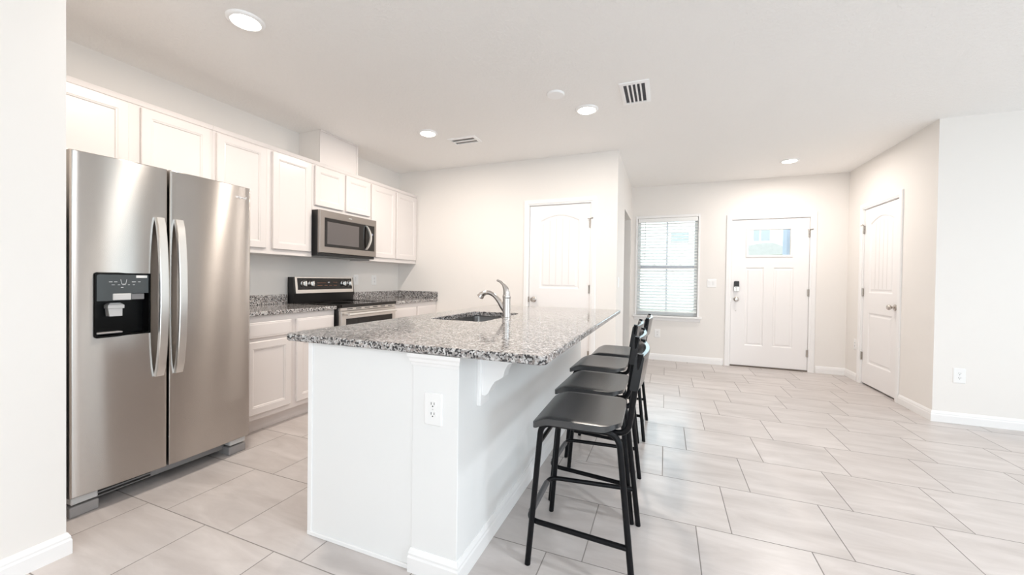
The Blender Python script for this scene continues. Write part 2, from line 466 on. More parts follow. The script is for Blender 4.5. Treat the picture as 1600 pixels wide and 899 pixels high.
# ------------------------------------------------------------------ baseboards
BBH = 0.092
BBP = [(0, 0), (0.014, 0), (0.014, 0.058), (0.011, 0.066), (0.011, 0.074), (0.006, 0.086), (0.003, BBH), (0, BBH)]
def baseboard(name, p, q, nrm, label, extp=0.0, extq=0.0):
    """profile swept from p to q on the wall; nrm points into the room. ext>0 wraps an outer corner with a mitre"""
    p, q = Vector((*p, 0)), Vector((*q, 0)); d = (q-p).normalized(); nv = Vector((*nrm, 0))
    A = [p + nv*o + Vector((0, 0, z)) - d*(o*extp) for o, z in BBP]
    B = [q + nv*o + Vector((0, 0, z)) + d*(o*extq) for o, z in BBP]
    mb = MB(); mb.loft([A, B]); return struct(mb.build(name, TRIM), label, 'baseboard')
baseboard('baseboard_left', (LX, BY), (LX, LY), (1, 0), 'white baseboard along the near left wall', 0, 1)
baseboard('baseboard_left_end', (LX-0.12, LY), (LX, LY), (0, 1), 'white baseboard return around the end of the left wall', 0, 1)
baseboard('baseboard_front', (PXW, FY), (FD0-0.085, FY), (0, -1), 'white baseboard under the blinds window', 0, -1)
baseboard('baseboard_front_corner', (FD1+0.085, FY), (RX, FY), (0, -1), 'short white baseboard right of the front door', 0, -1)
baseboard('baseboard_closet_far', (RX, FY), (RX, RD1+0.075), (-1, 0), 'short white baseboard in the corner left of the closet door', -1, 0)
baseboard('baseboard_closet', (RX, RD0-0.075), (RX, RY), (-1, 0), 'white baseboard right of the closet door', 0, 1)
baseboard('baseboard_right', (RX, RY), (EX, RY), (0, -1), 'white baseboard along the far right wall', 1, 0)
baseboard('baseboard_pantry', (PD1+0.08, PY), (PXW, PY), (0, -1), 'white baseboard right of the pantry door', 0, 1)
baseboard('baseboard_pantry_left', (-2.77, PY), (PD0-0.08, PY), (0, -1), 'white baseboard between the base cabinet and the pantry door', 0, 0)
baseboard('baseboard_passage', (PXW, PY), (PXW, 5.19), (1, 0), 'white baseboard on the narrow passage wall', 1, 0)
baseboard('baseboard_back', (EX, BY), (2.75, BY), (0, 1), 'white baseboard along the rear wall', 0, 0)
baseboard('baseboard_side', (EX, RY), (EX, BY), (-1, 0), 'white baseboard along the living side wall', 0, 0)

# ------------------------------------------------------------------ doors
def casing(to3, a0, a1, z1, wdt, parent, thick=0.016, z0=0.0):
    """three-sided door casing with a stepped profile around the hole a0..a1 up to z1"""
    prof = [(0.0, 0.0), (0.0, thick*0.55), (wdt*0.18, thick*0.62), (wdt*0.30, thick*0.95), (wdt*0.86, thick), (wdt, thick*0.7), (wdt, 0.0)]
    mb = MB()
    loops = [[to3(a0-o, z0, d) for o, d in prof], [to3(a0-o, z1+o, d) for o, d in prof], [to3(a1+o, z1+o, d) for o, d in prof], [to3(a1+o, z0, d) for o, d in prof]]
    mb.loft(loops); return mb.build('casing', TRIM, parent)
def jamb(to3, a0, a1, z1, depth, parent):
    """lining of the opening from the wall face back"""
    mb = MB()
    for (x0, x1, zz0, zz1) in ((a0-0.019, a0-0.003, 0, z1+0.003), (a1+0.003, a1+0.019, 0, z1+0.003), (a0-0.019, a1+0.019, z1+0.003, z1+0.019)):
        mb.prism([(x0, zz0), (x1, zz0), (x1, zz1), (x0, zz1)], to3, 0.0, -depth)
    return mb.build('jamb', TRIM, parent)
def hinge(to3, a, z, parent, stop=False, sgn=1):
    mb = MB()
    mb.prism(rect(a-0.017, a+0.012, z-0.045, z+0.045), to3, 0.0, 0.0035)
    p0, p1 = to3(a, z-0.048, 0.007), to3(a, z+0.048, 0.007); mb.tube([p0, p1], 0.0065, 8)
    h = mb.build('hinge', NICKEL, parent)
    if stop:
        mb = MB(); mb.tube([to3(a, z+0.05, 0.010), to3(a, z+0.055, 0.016), to3(a-0.03*sgn, z+0.058, 0.035)], 0.005, 8)
        mb.tube([to3(a, z+0.05, 0.010), to3(a+0.03*sgn, z+0.052, 0.028)], 0.004, 8)
        mb.build('door_stop', NICKEL, h)
def door_knob(to3, a, z, ax, parent):
    o = to3(a, z, 0.0)
    mb = MB().lathe([(0.0, 0.0), (0.033, 0.0), (0.033, 0.004), (0.027, 0.010), (0.012, 0.013), (0.011, 0.030), (0.020, 0.036), (0.0275, 0.046), (0.0275, 0.056), (0.021, 0.064), (0.0, 0.066)], o, ax, 24)
    return mb.build('knob', NICKEL, parent)
def interior_door(name, to3, a0, a1, knob_a, hinge_a, ax, depth, label, sgn):
    """two-panel arch-top plank door"""
    root = thing(name, to3((a0+a1)/2, 0, 0), label, 'door', None, 'structure')
    wd = a1-a0; st = 0.125
    up = lambda i: arch(a0+st, a1-st, 1.075, 1.875, 0.065, i)
    lo = lambda i: rect(a0+st, a1-st, 0.26, 0.85, i)
    prof = [(0.008, -0.003), (0.014, -0.010), (0.030, -0.010), (0.045, -0.004)]
    rec = lambda a, b, d: to3(a, b, d-0.012)
    slab = panel_slab(rec, [(a0, 0.018), (a1, 0.018), (a1, DT), (a0, DT)], 0.033, [(up, prof, False), (lo, prof, False)]).build('door_panel', DOORP, root)
    # plank grooves of the upper panel, their shade put into darker strips
    mb = MB(); n = 5
    for k in range(1, n):
        a = a0+st+0.045+(wd-2*st-0.09)*k/n
        x = (a-(a0+a1)/2)/((wd-2*st)/2)
        zt = 1.875-0.045+0.065*(1-abs(x)**1.8)-0.004
        mb.prism([(a-0.0035, 1.125), (a+0.0035, 1.125), (a+0.0035, zt), (a-0.0035, zt)], rec, -0.0038, -0.0030)
    mb.build('plank_groove', mat('groove_shade', (0.74, 0.715, 0.70), 0.5, bump=0.01, bscale=60), slab)
    casing(to3, a0-0.008, a1+0.008, DT+0.008, 0.062, root); jamb(to3, a0, a1, DT, depth, root)
    # dark-backed gap behind the slab
    for i, z in enumerate((0.33, 1.08, 1.82)): hinge(lambda a, b, d: to3(a, b, d-0.010), hinge_a, z, root, stop=(i == 2), sgn=sgn)
    kn = door_knob(rec, knob_a, 0.942, ax, root)
    return root
dp = interior_door('door_1', face_ny(PY), PD0, PD1, -1.458, PD1+0.001, '-y', 0.12, 'white arched two-panel pantry door behind the faucet', -1)
dc = interior_door('door_2', face_nx(RX), RD0, RD1, 5.150, RD1+0.001, '-x', 0.12, 'white arched closet door on the right-hand beige wall', 1)
# latch plates on the door edge
MB().box(PD0-0.008, PD0+0.002, PY-0.006, PY+0.012, 0.91, 0.975).build('strike_plate', NICKEL, dp)

# front door
T = face_ny(FY)
fd = thing('door_3', T((FD0+FD1)/2, 0, 0), 'white front entry door with small glass light and keypad lock', 'door', None, 'structure')
rec = lambda a, b, d: T(a, b, d-0.012)
gl0 = lambda i: rect(1.030, 1.572, 1.530, 1.930, i)
pl = lambda i: rect(1.030, 1.250, 0.300, 1.385, i)
pr = lambda i: rect(1.358, 1.590, 0.300, 1.385, i)
prof = [(0.006, -0.004), (0.012, -0.009), (0.026, -0.009), (0.036, -0.003)]
slab = panel_slab(rec, [(FD0, 0.018), (FD1, 0.018), (FD1, DT), (FD0, DT)], 0.044,
                  [(gl0, [(0.0, -0.001)], True), (pl, prof, False), (pr, prof, False)]).build('door_panel', DOORP, fd)
mb = MB()
prof2 = [(0.026, -0.03), (0.026, 0.006), (0.020, 0.010), (0.004, 0.010), (-0.004, 0.006), (-0.004, 0.0)]
L = []
for o, d in prof2: L.append([rec(a, b, d) for a, b in rect(1.030, 1.572, 1.530, 1.930, o)])
L.append([rec(a, b, -0.001) for a, b in rect(1.030, 1.572, 1.530, 1.930, 0.001)])
mb.loft(L, closed=False, cap0=False, cap1=False); lite = mb.build('glass_frame', DOORP, fd)
MB().box(1.05, 1.552, FY+0.032, FY+0.038, 1.55, 1.91).build('glass_pane', GLASS, lite)
casing(T, FD0-0.008, FD1+0.008, DT+0.008, 0.066, fd); jamb(T, FD0, FD1, DT, 0.16, fd)
MB().box(FD0-0.003, FD1+0.003, FY+0.002, FY+0.15, 0.0, 0.017).build('threshold', mat('bronze_threshold', (0.16, 0.13, 0.11), 0.5, 0.4, bump=0.02, bscale=80), fd)
for i, z in enumerate((0.245, 1.05, 1.835)): hinge(lambda a, b, d: T(a, b, d-0.010), FD1+0.001, z, fd, stop=(i == 2), sgn=-1)
door_knob(rec, 0.922, 0.942, '-y', fd)
mb = MB(); mb.prism(rrect(0.890, 0.952, 1.065, 1.195, 0.012), rec, 0, 0.022); db = mb.build('deadbolt', BLACKPL, fd)
mb = MB(); mb.prism(rrect(0.889, 0.953, 1.055, 1.118, 0.012), rec, 0.0, 0.026)
mb.lathe([(0, 0.026), (0.024, 0.026), (0.022, 0.034), (0.0, 0.034)], rec(0.921, 1.086, 0), '-y', 20)
o_ = rec(0.921, 1.086, 0.034); mb.box(o_.x-0.005, o_.x+0.005, o_.y-0.016, o_.y, o_.z-0.018, o_.z+0.018, 0.002); mb.build('thumb_turn', NICKEL, db)
MB().lathe([(0, 0), (0.007, 0), (0.006, 0.003), (0, 0.003)], rec(0.918, 0.78, 0), '-y', 12).build('screw_cap', NICKEL, fd)
MB().box(FD0-0.008, FD0+0.002, FY-0.004, FY+0.012, 0.91, 0.975).build('strike_plate', NICKEL, fd)

# ------------------------------------------------------------------ front window and blinds
win = thing('window_1', (0.0075, FY, WZ0), 'white single-hung window with blinds left of the front door', 'window', None, 'structure')
mb = MB()
fy0, fy1 = FY+0.055, FY+0.115
for (x0, x1, z0, z1) in ((WX0, WX0+0.045, WZ0, WZ1), (WX1-0.045, WX1, WZ0, WZ1), (WX0+0.045, WX1-0.045, WZ1-0.045, WZ1), (WX0+0.045, WX1-0.045, WZ0, WZ0+0.05)):
    mb.box(x0, x1, fy0, fy1, z0, z1, 0.004)
mb.build('window_frame', TRIM, win)
mb = MB(); mb.box(WX0+0.045, WX1-0.045, fy0-0.01, fy1-0.01, 1.375, 1.42, 0.004)
mb.build('meeting_rail', mat('vinyl_grey', (0.60, 0.62, 0.70), 0.4, bump=0.01, bscale=60), win)
mb = MB(); mb.box(-0.003, 0.018, fy0+0.02, fy0+0.04, WZ0+0.05, 1.375); mb.box(-0.003, 0.018, fy0+0.02, fy0+0.04, 1.42, WZ1-0.045)
mb.build('muntin', MATS['vinyl_grey'], win)
for xl in (-0.17, 0.19):
    MB().box(xl-0.02, xl+0.02, fy0-0.03, fy0-0.01, 1.42, 1.435, 0.003).build('sash_lock', LGREY, win)
for z0, z1 in ((WZ0+0.05, 1.375), (1.42, WZ1-0.045)):
    MB().box(WX0+0.045, WX1-0.045, fy0+0.028, fy0+0.032, z0, z1).build('glass_pane', GLASS, win)
mb = MB()   # lining and slim casing
for (x0, x1, z0, z1) in ((WX0-0.028, WX0, WZ0, WZ1+0.04), (WX1, WX1+0.028, WZ0, WZ1+0.04), (WX0, WX1, WZ1, WZ1+0.04)):
    mb.box(x0, x1, FY-0.010, FY, z0, z1, 0.003)
mb.build('casing', TRIM, win)
MB().box(WX0-0.055, WX1+0.065, FY-0.055, FY+0.056, WZ0-0.028, WZ0, 0.007, 2).build('window_sill', TRIM, win)
mb = MB(); mb.prism([(FY, WZ0-0.028), (FY-0.020, WZ0-0.028), (FY-0.018, WZ0-0.05), (FY-0.010, WZ0-0.075), (FY, WZ0-0.078)], lambda a, b, d: Vector((d, a, b)), WX0-0.035, WX1+0.045)
mb.build('apron', TRIM, win)
# blinds
bl = thing('window_blind', (0.0075, FY+0.02, WZ1), 'white horizontal slat blind lowered inside the front window', 'blind')
MB().box(WX0+0.006, WX1-0.006, FY-0.004, FY+0.048, WZ1-0.062, WZ1-0.002, 0.003).build('headrail', BLIND, bl)
mb = MB(); zs = WZ1-0.085; NS = 30; st = (zs-0.755)/(NS-1)
for k in range(NS):
    z = zs-k*st; t = 0.44
    cs, sn = 0.024*math.cos(t), 0.024*math.sin(t); yc = FY+0.022
    A, B = [], []
    prof = []
    for q in (-1, -0.5, 0, 0.5, 1): prof.append((yc+q*cs, z+q*sn*1.0+0.002*(1-q*q)))
    poly = prof + [(y, zz-0.0032) for y, zz in prof[::-1]]
    mb.prism(poly, lambda a, b, d: Vector((d, a, b)), WX0+0.003, WX1-0.003)
mb.build('slats', BLIND, bl)
MB().box(WX0+0.003, WX1-0.003, FY+0.002, FY+0.046, 0.715, 0.735, 0.004).build('bottom_rail', BLIND, bl)
for xl in (-0.33, 0.0075, 0.345):
    mb = MB(); mb.tube([(xl, FY-0.003, 0.72), (xl, FY-0.003, WZ1-0.06)], 0.0012, 6); mb.tube([(xl, FY+0.049, 0.72), (xl, FY+0.049, WZ1-0.06)], 0.0012, 6)
    mb.build('ladder_cord', BLIND, bl)
mb = MB().tube([(-0.30, FY-0.012, WZ1-0.05), (-0.30, FY-0.014, 1.50)], 0.004, 8); mb.build('tilt_wand', LGREY, bl)

# ------------------------------------------------------------------ kitchen cabinets
UF = -3.135                     # upper face frame plane
UB, UT = 1.3662, 2.2833
cab_prof = [(0.004, -0.001), (0.008, -0.0065), (0.014, -0.008)]
def cab_door(parent, name, x_front, y0, y1, z0, z1, rail=0.052, flat=False):
    to3 = face_x(x_front)
    if flat:
        mb = panel_slab(to3, rect(y0, y1, z0, z1), 0.0185, [(lambda i: rect(y0+0.012, y1-0.012, z0+0.012, z1-0.012, i), [(0.004, 0.0015)], False)], 0.004)
    else:
        mb = panel_slab(to3, rect(y0, y1, z0, z1), 0.0185, [(lambda i: rect(y0+rail, y1-rail, z0+rail, z1-rail, i), [(0.002, -0.002), (0.010, -0.0035), (0.014, -0.009)], False)], 0.004)
    return mb.build(name, CAB, parent)
def upper(y0, y1, z0, z1, doors, label, ytrim=True):
    c = thing('wall_cabinet', (KX, (y0+y1)/2, z0), label, 'cabinet', 'white wall cabinets over the kitchen run')
    MB().box(KX+0.001, UF, y0+0.0005, y1-0.0005, z0, z1, 0.001).build('cabinet_box', CAB, c)
    mb = MB().prism([(UF, z1), (UF, z1-0.03), (UF+0.006, z1-0.03), (UF+0.012, z1-0.010), (UF+0.016, z1)], lambda a, b, d: Vector((a, d, b)), y0+0.0005, y1-0.0005)
    mb.build('top_moulding', CAB, c)
    for d0, d1 in doors: cab_door(c, 'door', UF+0.020, d0, d1, z0+0.045, z1-0.042)
    return c
upper(0.93, 1.862, 1.768, UT, [(0.955, 1.372), (1.434, 1.839)], 'short two-door white wall cabinet above the refrigerator')
upper(1.862, 2.742, UB, UT, [(1.885, 2.274), (2.333, 2.722)], 'tall two-door white wall cabinet between refrigerator and microwave')
upper(2.742, 3.520, 1.818, UT, [(2.766, 3.116), (3.151, 3.508)], 'short two-door white wall cabinet directly above the microwave')
upper(3.520, PY-0.002, UB, UT, [(3.534, 3.954), (3.979, 4.392)], 'tall two-door white wall cabinet in the corner right of the microwave')
# duct cover box to the ceiling
dcv = thing('duct_cover', (KX, 3.08, UT), 'tall white boxed duct cover rising from the cabinet to the ceiling', 'duct cover')
MB().box(KX+0.001, -3.150, 2.835, 3.325, UT+0.001, CZ-0.001).build('side_panel', WALL, dcv)
MB().box(-3.150, -3.138, 2.832, 3.328, UT+0.001, CZ-0.001, 0.001).build('front_panel', CAB, dcv)
mb = MB(); mb.box(-3.138, -3.131, 3.306, 3.330, UT+0.001, CZ-0.012, 0.001); mb.box(-3.138, -3.128, 2.830, 3.330, CZ-0.014, CZ-0.001, 0.001)
mb.build('corner_trim', CAB, dcv)

BF = -2.812                     # base face frame plane
CTZ, CTT = 0.914, 0.033
def base_cab(y0, y1, cols, label):
    c = thing('base_cabinet', (BF, (y0+y1)/2, 0), label, 'cabinet', 'white base cabinets along the kitchen wall')
    MB().box(KX+0.001, BF, y0, y1, 0.105, CTZ-CTT-0.0005, 0.001).build('cabinet_box', CAB, c)
    MB().box(KX+0.001, BF-0.065, y0, y1, 0.0, 0.105).build('toe_kick', CAB, c)
    for d0, d1 in cols:
        cab_door(c, 'drawer', BF+0.020, d0, d1, 0.715, 0.832, flat=True)
        cab_door(c, 'door', BF+0.020, d0, d1, 0.148, 0.690)
    return c
base_cab(1.862, 2.708, [(1.888, 2.258), (2.308, 2.690)], 'white base cabinet with two drawers between refrigerator and range')
base_cab(3.500, PY-0.002, [(3.520, 3.950), (3.980, 4.385)], 'white corner base cabinet right of the range')
# granite tops along the wall
ctl = thing('kitchen_countertop', (KX, 2.285, CTZ-CTT), 'short speckled granite countertop between refrigerator and range', 'countertop', 'granite tops along the kitchen wall')
MB().box(KX+0.001, -2.780, 1.862, 2.710, CTZ-CTT, CTZ, 0.006, 2).build('slab', GRANITE, ctl)
MB().box(KX+0.001, KX+0.021, 1.862, 2.700, CTZ+0.0003, 1.003, 0.002).build('backsplash', GRANITE, ctl)
ctr = thing('kitchen_countertop', (KX, 3.95, CTZ-CTT), 'corner speckled granite countertop right of the black range', 'countertop', 'granite tops along the kitchen wall')
MB().box(KX+0.001, -2.780, 3.498, PY-0.001, CTZ-CTT, CTZ, 0.006, 2).build('slab', GRANITE, ctr)
MB().box(KX+0.001, KX+0.021, 3.499, PY-0.001, CTZ+0.0003, 1.003, 0.002).build('backsplash', GRANITE, ctr)
MB().box(KX+0.0215, -2.783, PY-0.021, PY-0.001, CTZ+0.0003, 1.003, 0.002).build('backsplash', GRANITE, ctr)

# ------------------------------------------------------------------ refrigerator
FX, FY0, FYS, FY1, FT, FB = -2.588, 0.927, 1.308, 1.784, 1.762, 0.104
fr = thing('refrigerator', (-2.95, 1.35, 0), 'stainless side-by-side refrigerator with ice dispenser at the left', 'refrigerator')
MB().box(KX+0.06, -2.700, FY0+0.004, FY1-0.004, 0.03, FT-0.035, 0.006, 2).build('body', DARKSTEEL, fr)
MB().box(-2.700, -2.672, FY0+0.012, FY1-0.012, 0.11, FT-0.05).build('door_gasket', BLACKPL, fr)
def curved_door(name, y0, y1, hole=None):
    """gently crowned door skin; the crown runs across the whole front"""
    N = 14; mb = MB(); bm = mb.bm
    def crown(y): return 0.022*(1-((y-(FY0+FY1)/2)/((FY1-FY0)/2))**2)-0.010
    ys = [y0, y0+0.003, y0+0.010]+[y0+0.010+(y1-y0-0.020)*k/N for k in range(1, N)]+[y1-0.010, y1-0.003, y1]
    def off(y):
        e = min(y-y0, y1-y); return crown(y) - (0.004 if e < 0.001 else (0.0008 if e < 0.005 else 0))
    zs = [FB, FB+0.004, FT-0.004, FT]
    if hole:
        h0, h1, z0, z1 = hole; zs = sorted(zs+[z0, z1]); ys = sorted([y for y in ys if abs(y-h0) > 0.008 and abs(y-h1) > 0.008]+[h0, h1])
    V = {}
    for i, y in enumerate(ys):
        for j, z in enumerate(zs):
            ez = 0.004 if j in (0, len(zs)-1) else 0
            V[i, j] = bm.verts.new((FX+off(y)-ez, y, z))
    B = {k: bm.verts.new((-2.668, ys[k[0]], zs[k[1]])) for k in V}
    for i in range(len(ys)-1):
        for j in range(len(zs)-1):
            q = [(i, j), (i+1, j), (i+1, j+1), (i, j+1)]
            bm.faces.new([B[k] for k in q][::-1])
            if hole and h0-1e-6 <= ys[i] < h1-1e-6 and z0-1e-6 <= zs[j] < z1-1e-6: continue
            bm.faces.new([V[k] for k in q])
    ni, nj = len(ys)-1, len(zs)-1
    for i in range(ni):
        for j in (0, nj): bm.faces.new((V[i, j], V[i+1, j], B[i+1, j], B[i, j]))
    for j in range(nj):
        for i in (0, ni): bm.faces.new((V[i, j], V[i, j+1], B[i, j+1], B[i, j]))
    mb.smooth = True
    return mb.build(name, STEEL, fr)
DH = (1.008, 1.228, 0.862, 1.182)
dl = curved_door('freezer_door', FY0, FYS-0.0055, DH)
dr = curved_door('fridge_door', FYS+0.0055, FY1)
# dispenser set in the freezer door
ds = thing_parent = MB()
to3 = face_x(FX+0.002)
L = [[to3(a, b, d) for a, b in rrect(DH[0]-i, DH[1]+i, DH[2]-i, DH[3]+i, 0.014)] for i, d in ((0.003, -0.010), (0.003, 0.002), (0.0, 0.004), (-0.006, 0.004), (-0.007, -0.055))]
ds.loft(L, cap0=False, cap1=True); disp = ds.build('dispenser', mat('dispenser_black', (0.004, 0.004, 0.004), 0.3, spec=0.15, bump=0.005, bscale=100), fr)
mb = MB()   # touch panel across the top, stepped lower on the left
poly = [(DH[0]+0.007, 1.042), (1.070, 1.042), (1.150, 1.042), (1.150, 1.078), (DH[1]-0.007, 1.078), (DH[1]-0.007, DH[3]-0.008), (DH[0]+0.007, DH[3]-0.008)]
mb.prism(poly, to3, -0.030, 0.003); mb.build('control_panel', DISPGL, disp)
mb = MB(); P = lambda a, b: to3(a, b, 0.0042)
for q in ([(1.105, 1.150), (1.109, 1.126), (1.125, 1.126), (1.129, 1.150)],): mb.tube([P(a, b) for a, b in q], 0.0011, 6)
for (a0, a1, b) in ((1.060, 1.073, 1.136), (1.080, 1.092, 1.136), (1.150, 1.166, 1.136), (1.176, 1.186, 1.136), (1.070, 1.082, 1.121), (1.094, 1.103, 1.121), (1.112, 1.124, 1.121), (1.134, 1.142, 1.121), (1.154, 1.162, 1.121), (1.106, 1.116, 1.108)):
    mb.prism(rect(a0, a1, b, b+0.0022), to3, 0.003, 0.0038)
mb.build('icon', MARK, disp)
mb = MB().prism(rect(1.168, 1.214, 1.158, 1.171), to3, 0.003, 0.0042); mb.build('sticker', PLATE, disp)
mb = MB().box(FX-0.030, FX+0.0075, 1.074, 1.148, 1.044, 1.078, 0.003); mb.build('chute_cover', LGREY, disp)
mb = MB().box(FX-0.036, FX-0.006, 1.152, 1.208, 1.045, 1.076, 0.002); mb.build('water_nozzle', GREYPL, disp)
mb = MB(); mb.loft([[Vector((FX-0.052+dx, 1.096+dy*0.5*wd, z)) for dx, dy in ((0, -1), (0.030*tk, -1), (0.030*tk, 1), (0, 1))] for z, wd, tk in ((0.962, 0.050, 1.2), (1.000, 0.056, 1.0), (1.002, 0.064, 1.3), (1.018, 0.064, 1.3), (1.030, 0.040, 0.9))])
mb.build('ice_paddle', LGREY, disp)
mb = MB(); mb.box(FX-0.058, FX-0.054, 1.025, 1.120, 0.900, 0.958, 0.003); mb.build('water_paddle', GREYPL, disp)
mb = MB(); mb.box(FX-0.055, FX-0.004, 1.018, 1.118, 0.876, 0.884, 0.002); mb.build('drip_tray', GREYPL, disp)
# handles: flat straps that bow out from the doors
def fridge_handle(yc, parent):
    mb = MB(); L = []; N = 18
    for k in range(N+1):
        t = k/N; z = 0.622+t*0.866
        bow = 0.052*math.sin(PI*t)**0.6 if 0 < t < 1 else 0
        x = FX+0.008+bow; w_ = 0.0195; tk = 0.013+0.010*(1-math.sin(PI*t))
        L.append([Vector((x-0.003, yc-w_, z)), Vector((x+tk*0.8, yc-w_, z)), Vector((x+tk, yc-w_+0.003, z)), Vector((x+tk, yc+w_-0.003, z)), Vector((x+tk*0.8, yc+w_, z)), Vector((x-0.003, yc+w_, z))])
    mb.loft(L); mb.smooth = True; return mb.build('handle', HANDLE, parent)
fridge_handle(1.262, dl); fridge_handle(1.352, dr)
# top hinges, base grille, feet covers
for yc in (FY0+0.05, FY1-0.05):
    mb = MB(); mb.box(-2.80, -2.672, yc-0.04, yc+0.04, FT-0.035, FT-0.016, 0.004); mb.box(-2.70, -2.655, yc-0.02, yc+0.02, FT-0.018, FT+0.003, 0.003); mb.build('top_hinge', GREYPL, fr)
mb = MB(); mb.box(-2.755, -2.690, 1.03, 1.68, 0.028, 0.095, 0.008, 2); gr_ = mb.build('base_grille', GREYPL, fr)
mb = MB()
for k in range(3): mb.box(-2.690, -2.684, 1.035, 1.28, 0.040+k*0.018, 0.048+k*0.018)
mb.build('grille_slot', BLACKPL, gr_)
for y0, y1 in ((FY0+0.008, 1.040), (1.668, FY1-0.008)):
    mb = MB(); mb.box(-2.80, -2.622, y0, y1, 0.0, 0.052, 0.006, 2); f_ = mb.build('foot_cover', GREYPL, fr)
    mb = MB(); mb.box(-2.79, -2.626, y0+0.006, y1-0.002, 0.060, 0.100, 0.004); mb.build('lower_hinge', LGREY, f_)
def text(s, size, loc, rot, m, name, parent, depth=0.0006):
    cu = bpy.data.curves.new(name, 'FONT'); cu.body = s; cu.size = size; cu.extrude = depth; cu.align_x = 'CENTER'; cu.align_y = 'CENTER'
    o = bpy.data.objects.new(name, cu); C.objects.link(o); o.rotation_euler = rot
    bpy.context.view_layer.update()
    me = bpy.data.meshes.new_from_object(o); me.name = name; me.materials.clear(); me.materials.append(m)
    bpy.data.objects.remove(o); bpy.data.curves.remove(cu)
    o = bpy.data.objects.new(name, me); C.objects.link(o); o.rotation_euler = rot
    o.parent = parent; o.location = Vector(loc)-parent_world(parent)
    return o
text('Whirlpool', 0.024, (FX-0.0010, 1.700, 1.690), (PI/2, 0, PI/2), MARK, 'logo', dr)

# ------------------------------------------------------------------ microwave
MY0, MY1, MZ0, MZ1, MX = 2.745, 3.517, 1.395, 1.816, -3.035
mw = thing('microwave', (KX, 3.13, MZ0-0.014), 'stainless over-the-range microwave under the short wall cabinet', 'microwave')
MB().box(KX+0.002, MX-0.028, MY0, MY1, MZ0-0.014, MZ1, 0.003).build('body', BLACKPL, mw)
to3 = face_x(MX)
win_ = lambda i: rect(2.810, 3.335, MZ0+0.078, MZ1-0.075, i)
door = panel_slab(to3, rect(MY0, 3.517, MZ0+0.012, MZ1-0.002), 0.027, [(lambda i: rect(2.800, 3.485, MZ0+0.070, MZ1-0.068, i), [(0.001, -0.003)], False)], 0.004).build('door', mat('microwave_steel', (0.34, 0.31, 0.29), 0.33, 1.0, bump=0.01, bscale=300), mw)
MB().box(MX-0.003, MX+0.0005, 2.803, 3.482, MZ0+0.073, MZ1-0.071).build('door_glass', BLACKGL, door)
MB().box(MX+0.0005, MX+0.0012, 2.832, 3.250, MZ0+0.100, MZ1-0.105).build('door_window', SMOKE, door)
mb = MB(); L = []
for k in range(13):
    t = k/12; z = MZ0+0.082+t*0.262; bow = 0.040*math.sin(PI*t)**0.7 if 0 < t < 1 else 0; y = 3.352+0.028*math.sin(PI*t)
    L.append([Vector((MX+bow-0.002, y-0.013, z)), Vector((MX+bow+0.012, y-0.010, z)), Vector((MX+bow+0.012, y+0.010, z)), Vector((MX+bow-0.002, y+0.013, z))])
mb.loft(L); mb.smooth = True; mb.build('handle', HANDLE, door)
mb = MB(); mb.prism(rect(3.425, 3.460, 1.640, 1.662), to3, 0.0005, 0.001); mb.build('display', mat('lcd_blue_grey', (0.22, 0.24, 0.34), 0.2, bump=0.002, bscale=50), door)
mb = MB(); mb.prism(rect(3.105, 3.150, 1.776, 1.783), to3, 0.0, 0.0006); mb.build('logo', MARK, door)
mb = MB()
for k in range(2): mb.box(KX+0.05, MX-0.07, MY0+0.06+k*0.36, MY0+0.33+k*0.36, MZ0-0.018, MZ0-0.013)
mb.build('grease_filter', GREYPL, mw)

# ------------------------------------------------------------------ range
RY0, RY1, RXF = 2.716, 3.492, -2.738
rg = thing('range', (-3.1, 3.104, 0), 'black and stainless electric range between the two granite tops', 'range')
MB().box(KX+0.02, RXF-0.035, RY0, RY1, 0.03, 0.900, 0.003).build('body', BLACKPL, rg)
mb = MB().box(KX+0.10, RXF+0.008, RY0, RY1, 0.893, 0.924, 0.005, 2); mb.build('cooktop', BLACKGL, rg)
for (x, y, rr) in ((-3.18, 2.90, 0.075), (-3.18, 3.30, 0.095), (-2.93, 2.90, 0.105), (-2.93, 3.30, 0.075)):
    MB().lathe([(rr-0.0018, 0.924), (rr-0.0018, 0.9243), (rr, 0.9243), (rr, 0.924)], (x, y, 0), 'z', 40).build('burner_ring', mat('burner_print', (0.10, 0.095, 0.09), 0.2, bump=0.002, bscale=50), rg)
# backguard with knobs
bgd = MB(); bgd.prism([(KX+0.01, 0.900), (-3.345, 0.900), (-3.325, 1.010), (-3.345, 1.172), (KX+0.01, 1.172)], lambda a, b, d: Vector((a, d, b)), RY0-0.004, RY1)
bk = bgd.build('backguard', BLACKPL, rg)
def bgx(z): return -3.325-0.020*(z-1.010)/0.162
def on_bg(a, b, d): return Vector((bgx(b)+d, a, b))
mb = MB()
for (y0, y1, z0, z1) in ((2.728, 3.476, 1.162, 1.173), (2.728, 2.752, 1.045, 1.162), (3.460, 3.476, 1.045, 1.162), (2.728, 3.476, 1.012, 1.046)):
    mb.prism(rect(y0, y1, z0, z1), on_bg, 0.0, 0.006)
mb.build('panel_frame', STEEL_PLAIN, bk)
mb = MB().prism(rect(2.752, 3.460, 1.046, 1.162), on_bg, 0.0, 0.003); cp = mb.build('control_panel', BLACKGL, bk)
for (y0, y1, z) in ((2.99, 3.10, 1.112), (2.99, 3.05, 1.085), (3.08, 3.12, 1.085), (3.14, 3.18, 1.085), (3.20, 3.24, 1.085), (3.20, 3.25, 1.118)):
    MB().prism(rect(y0, y1, z, z+0.004), on_bg, 0.003, 0.0036).build('panel_marking', ORANGE, cp)
mb = MB().prism(rect(3.125, 3.150, 1.115, 1.124), on_bg, 0.003, 0.0036); mb.build('logo', MARK, cp)
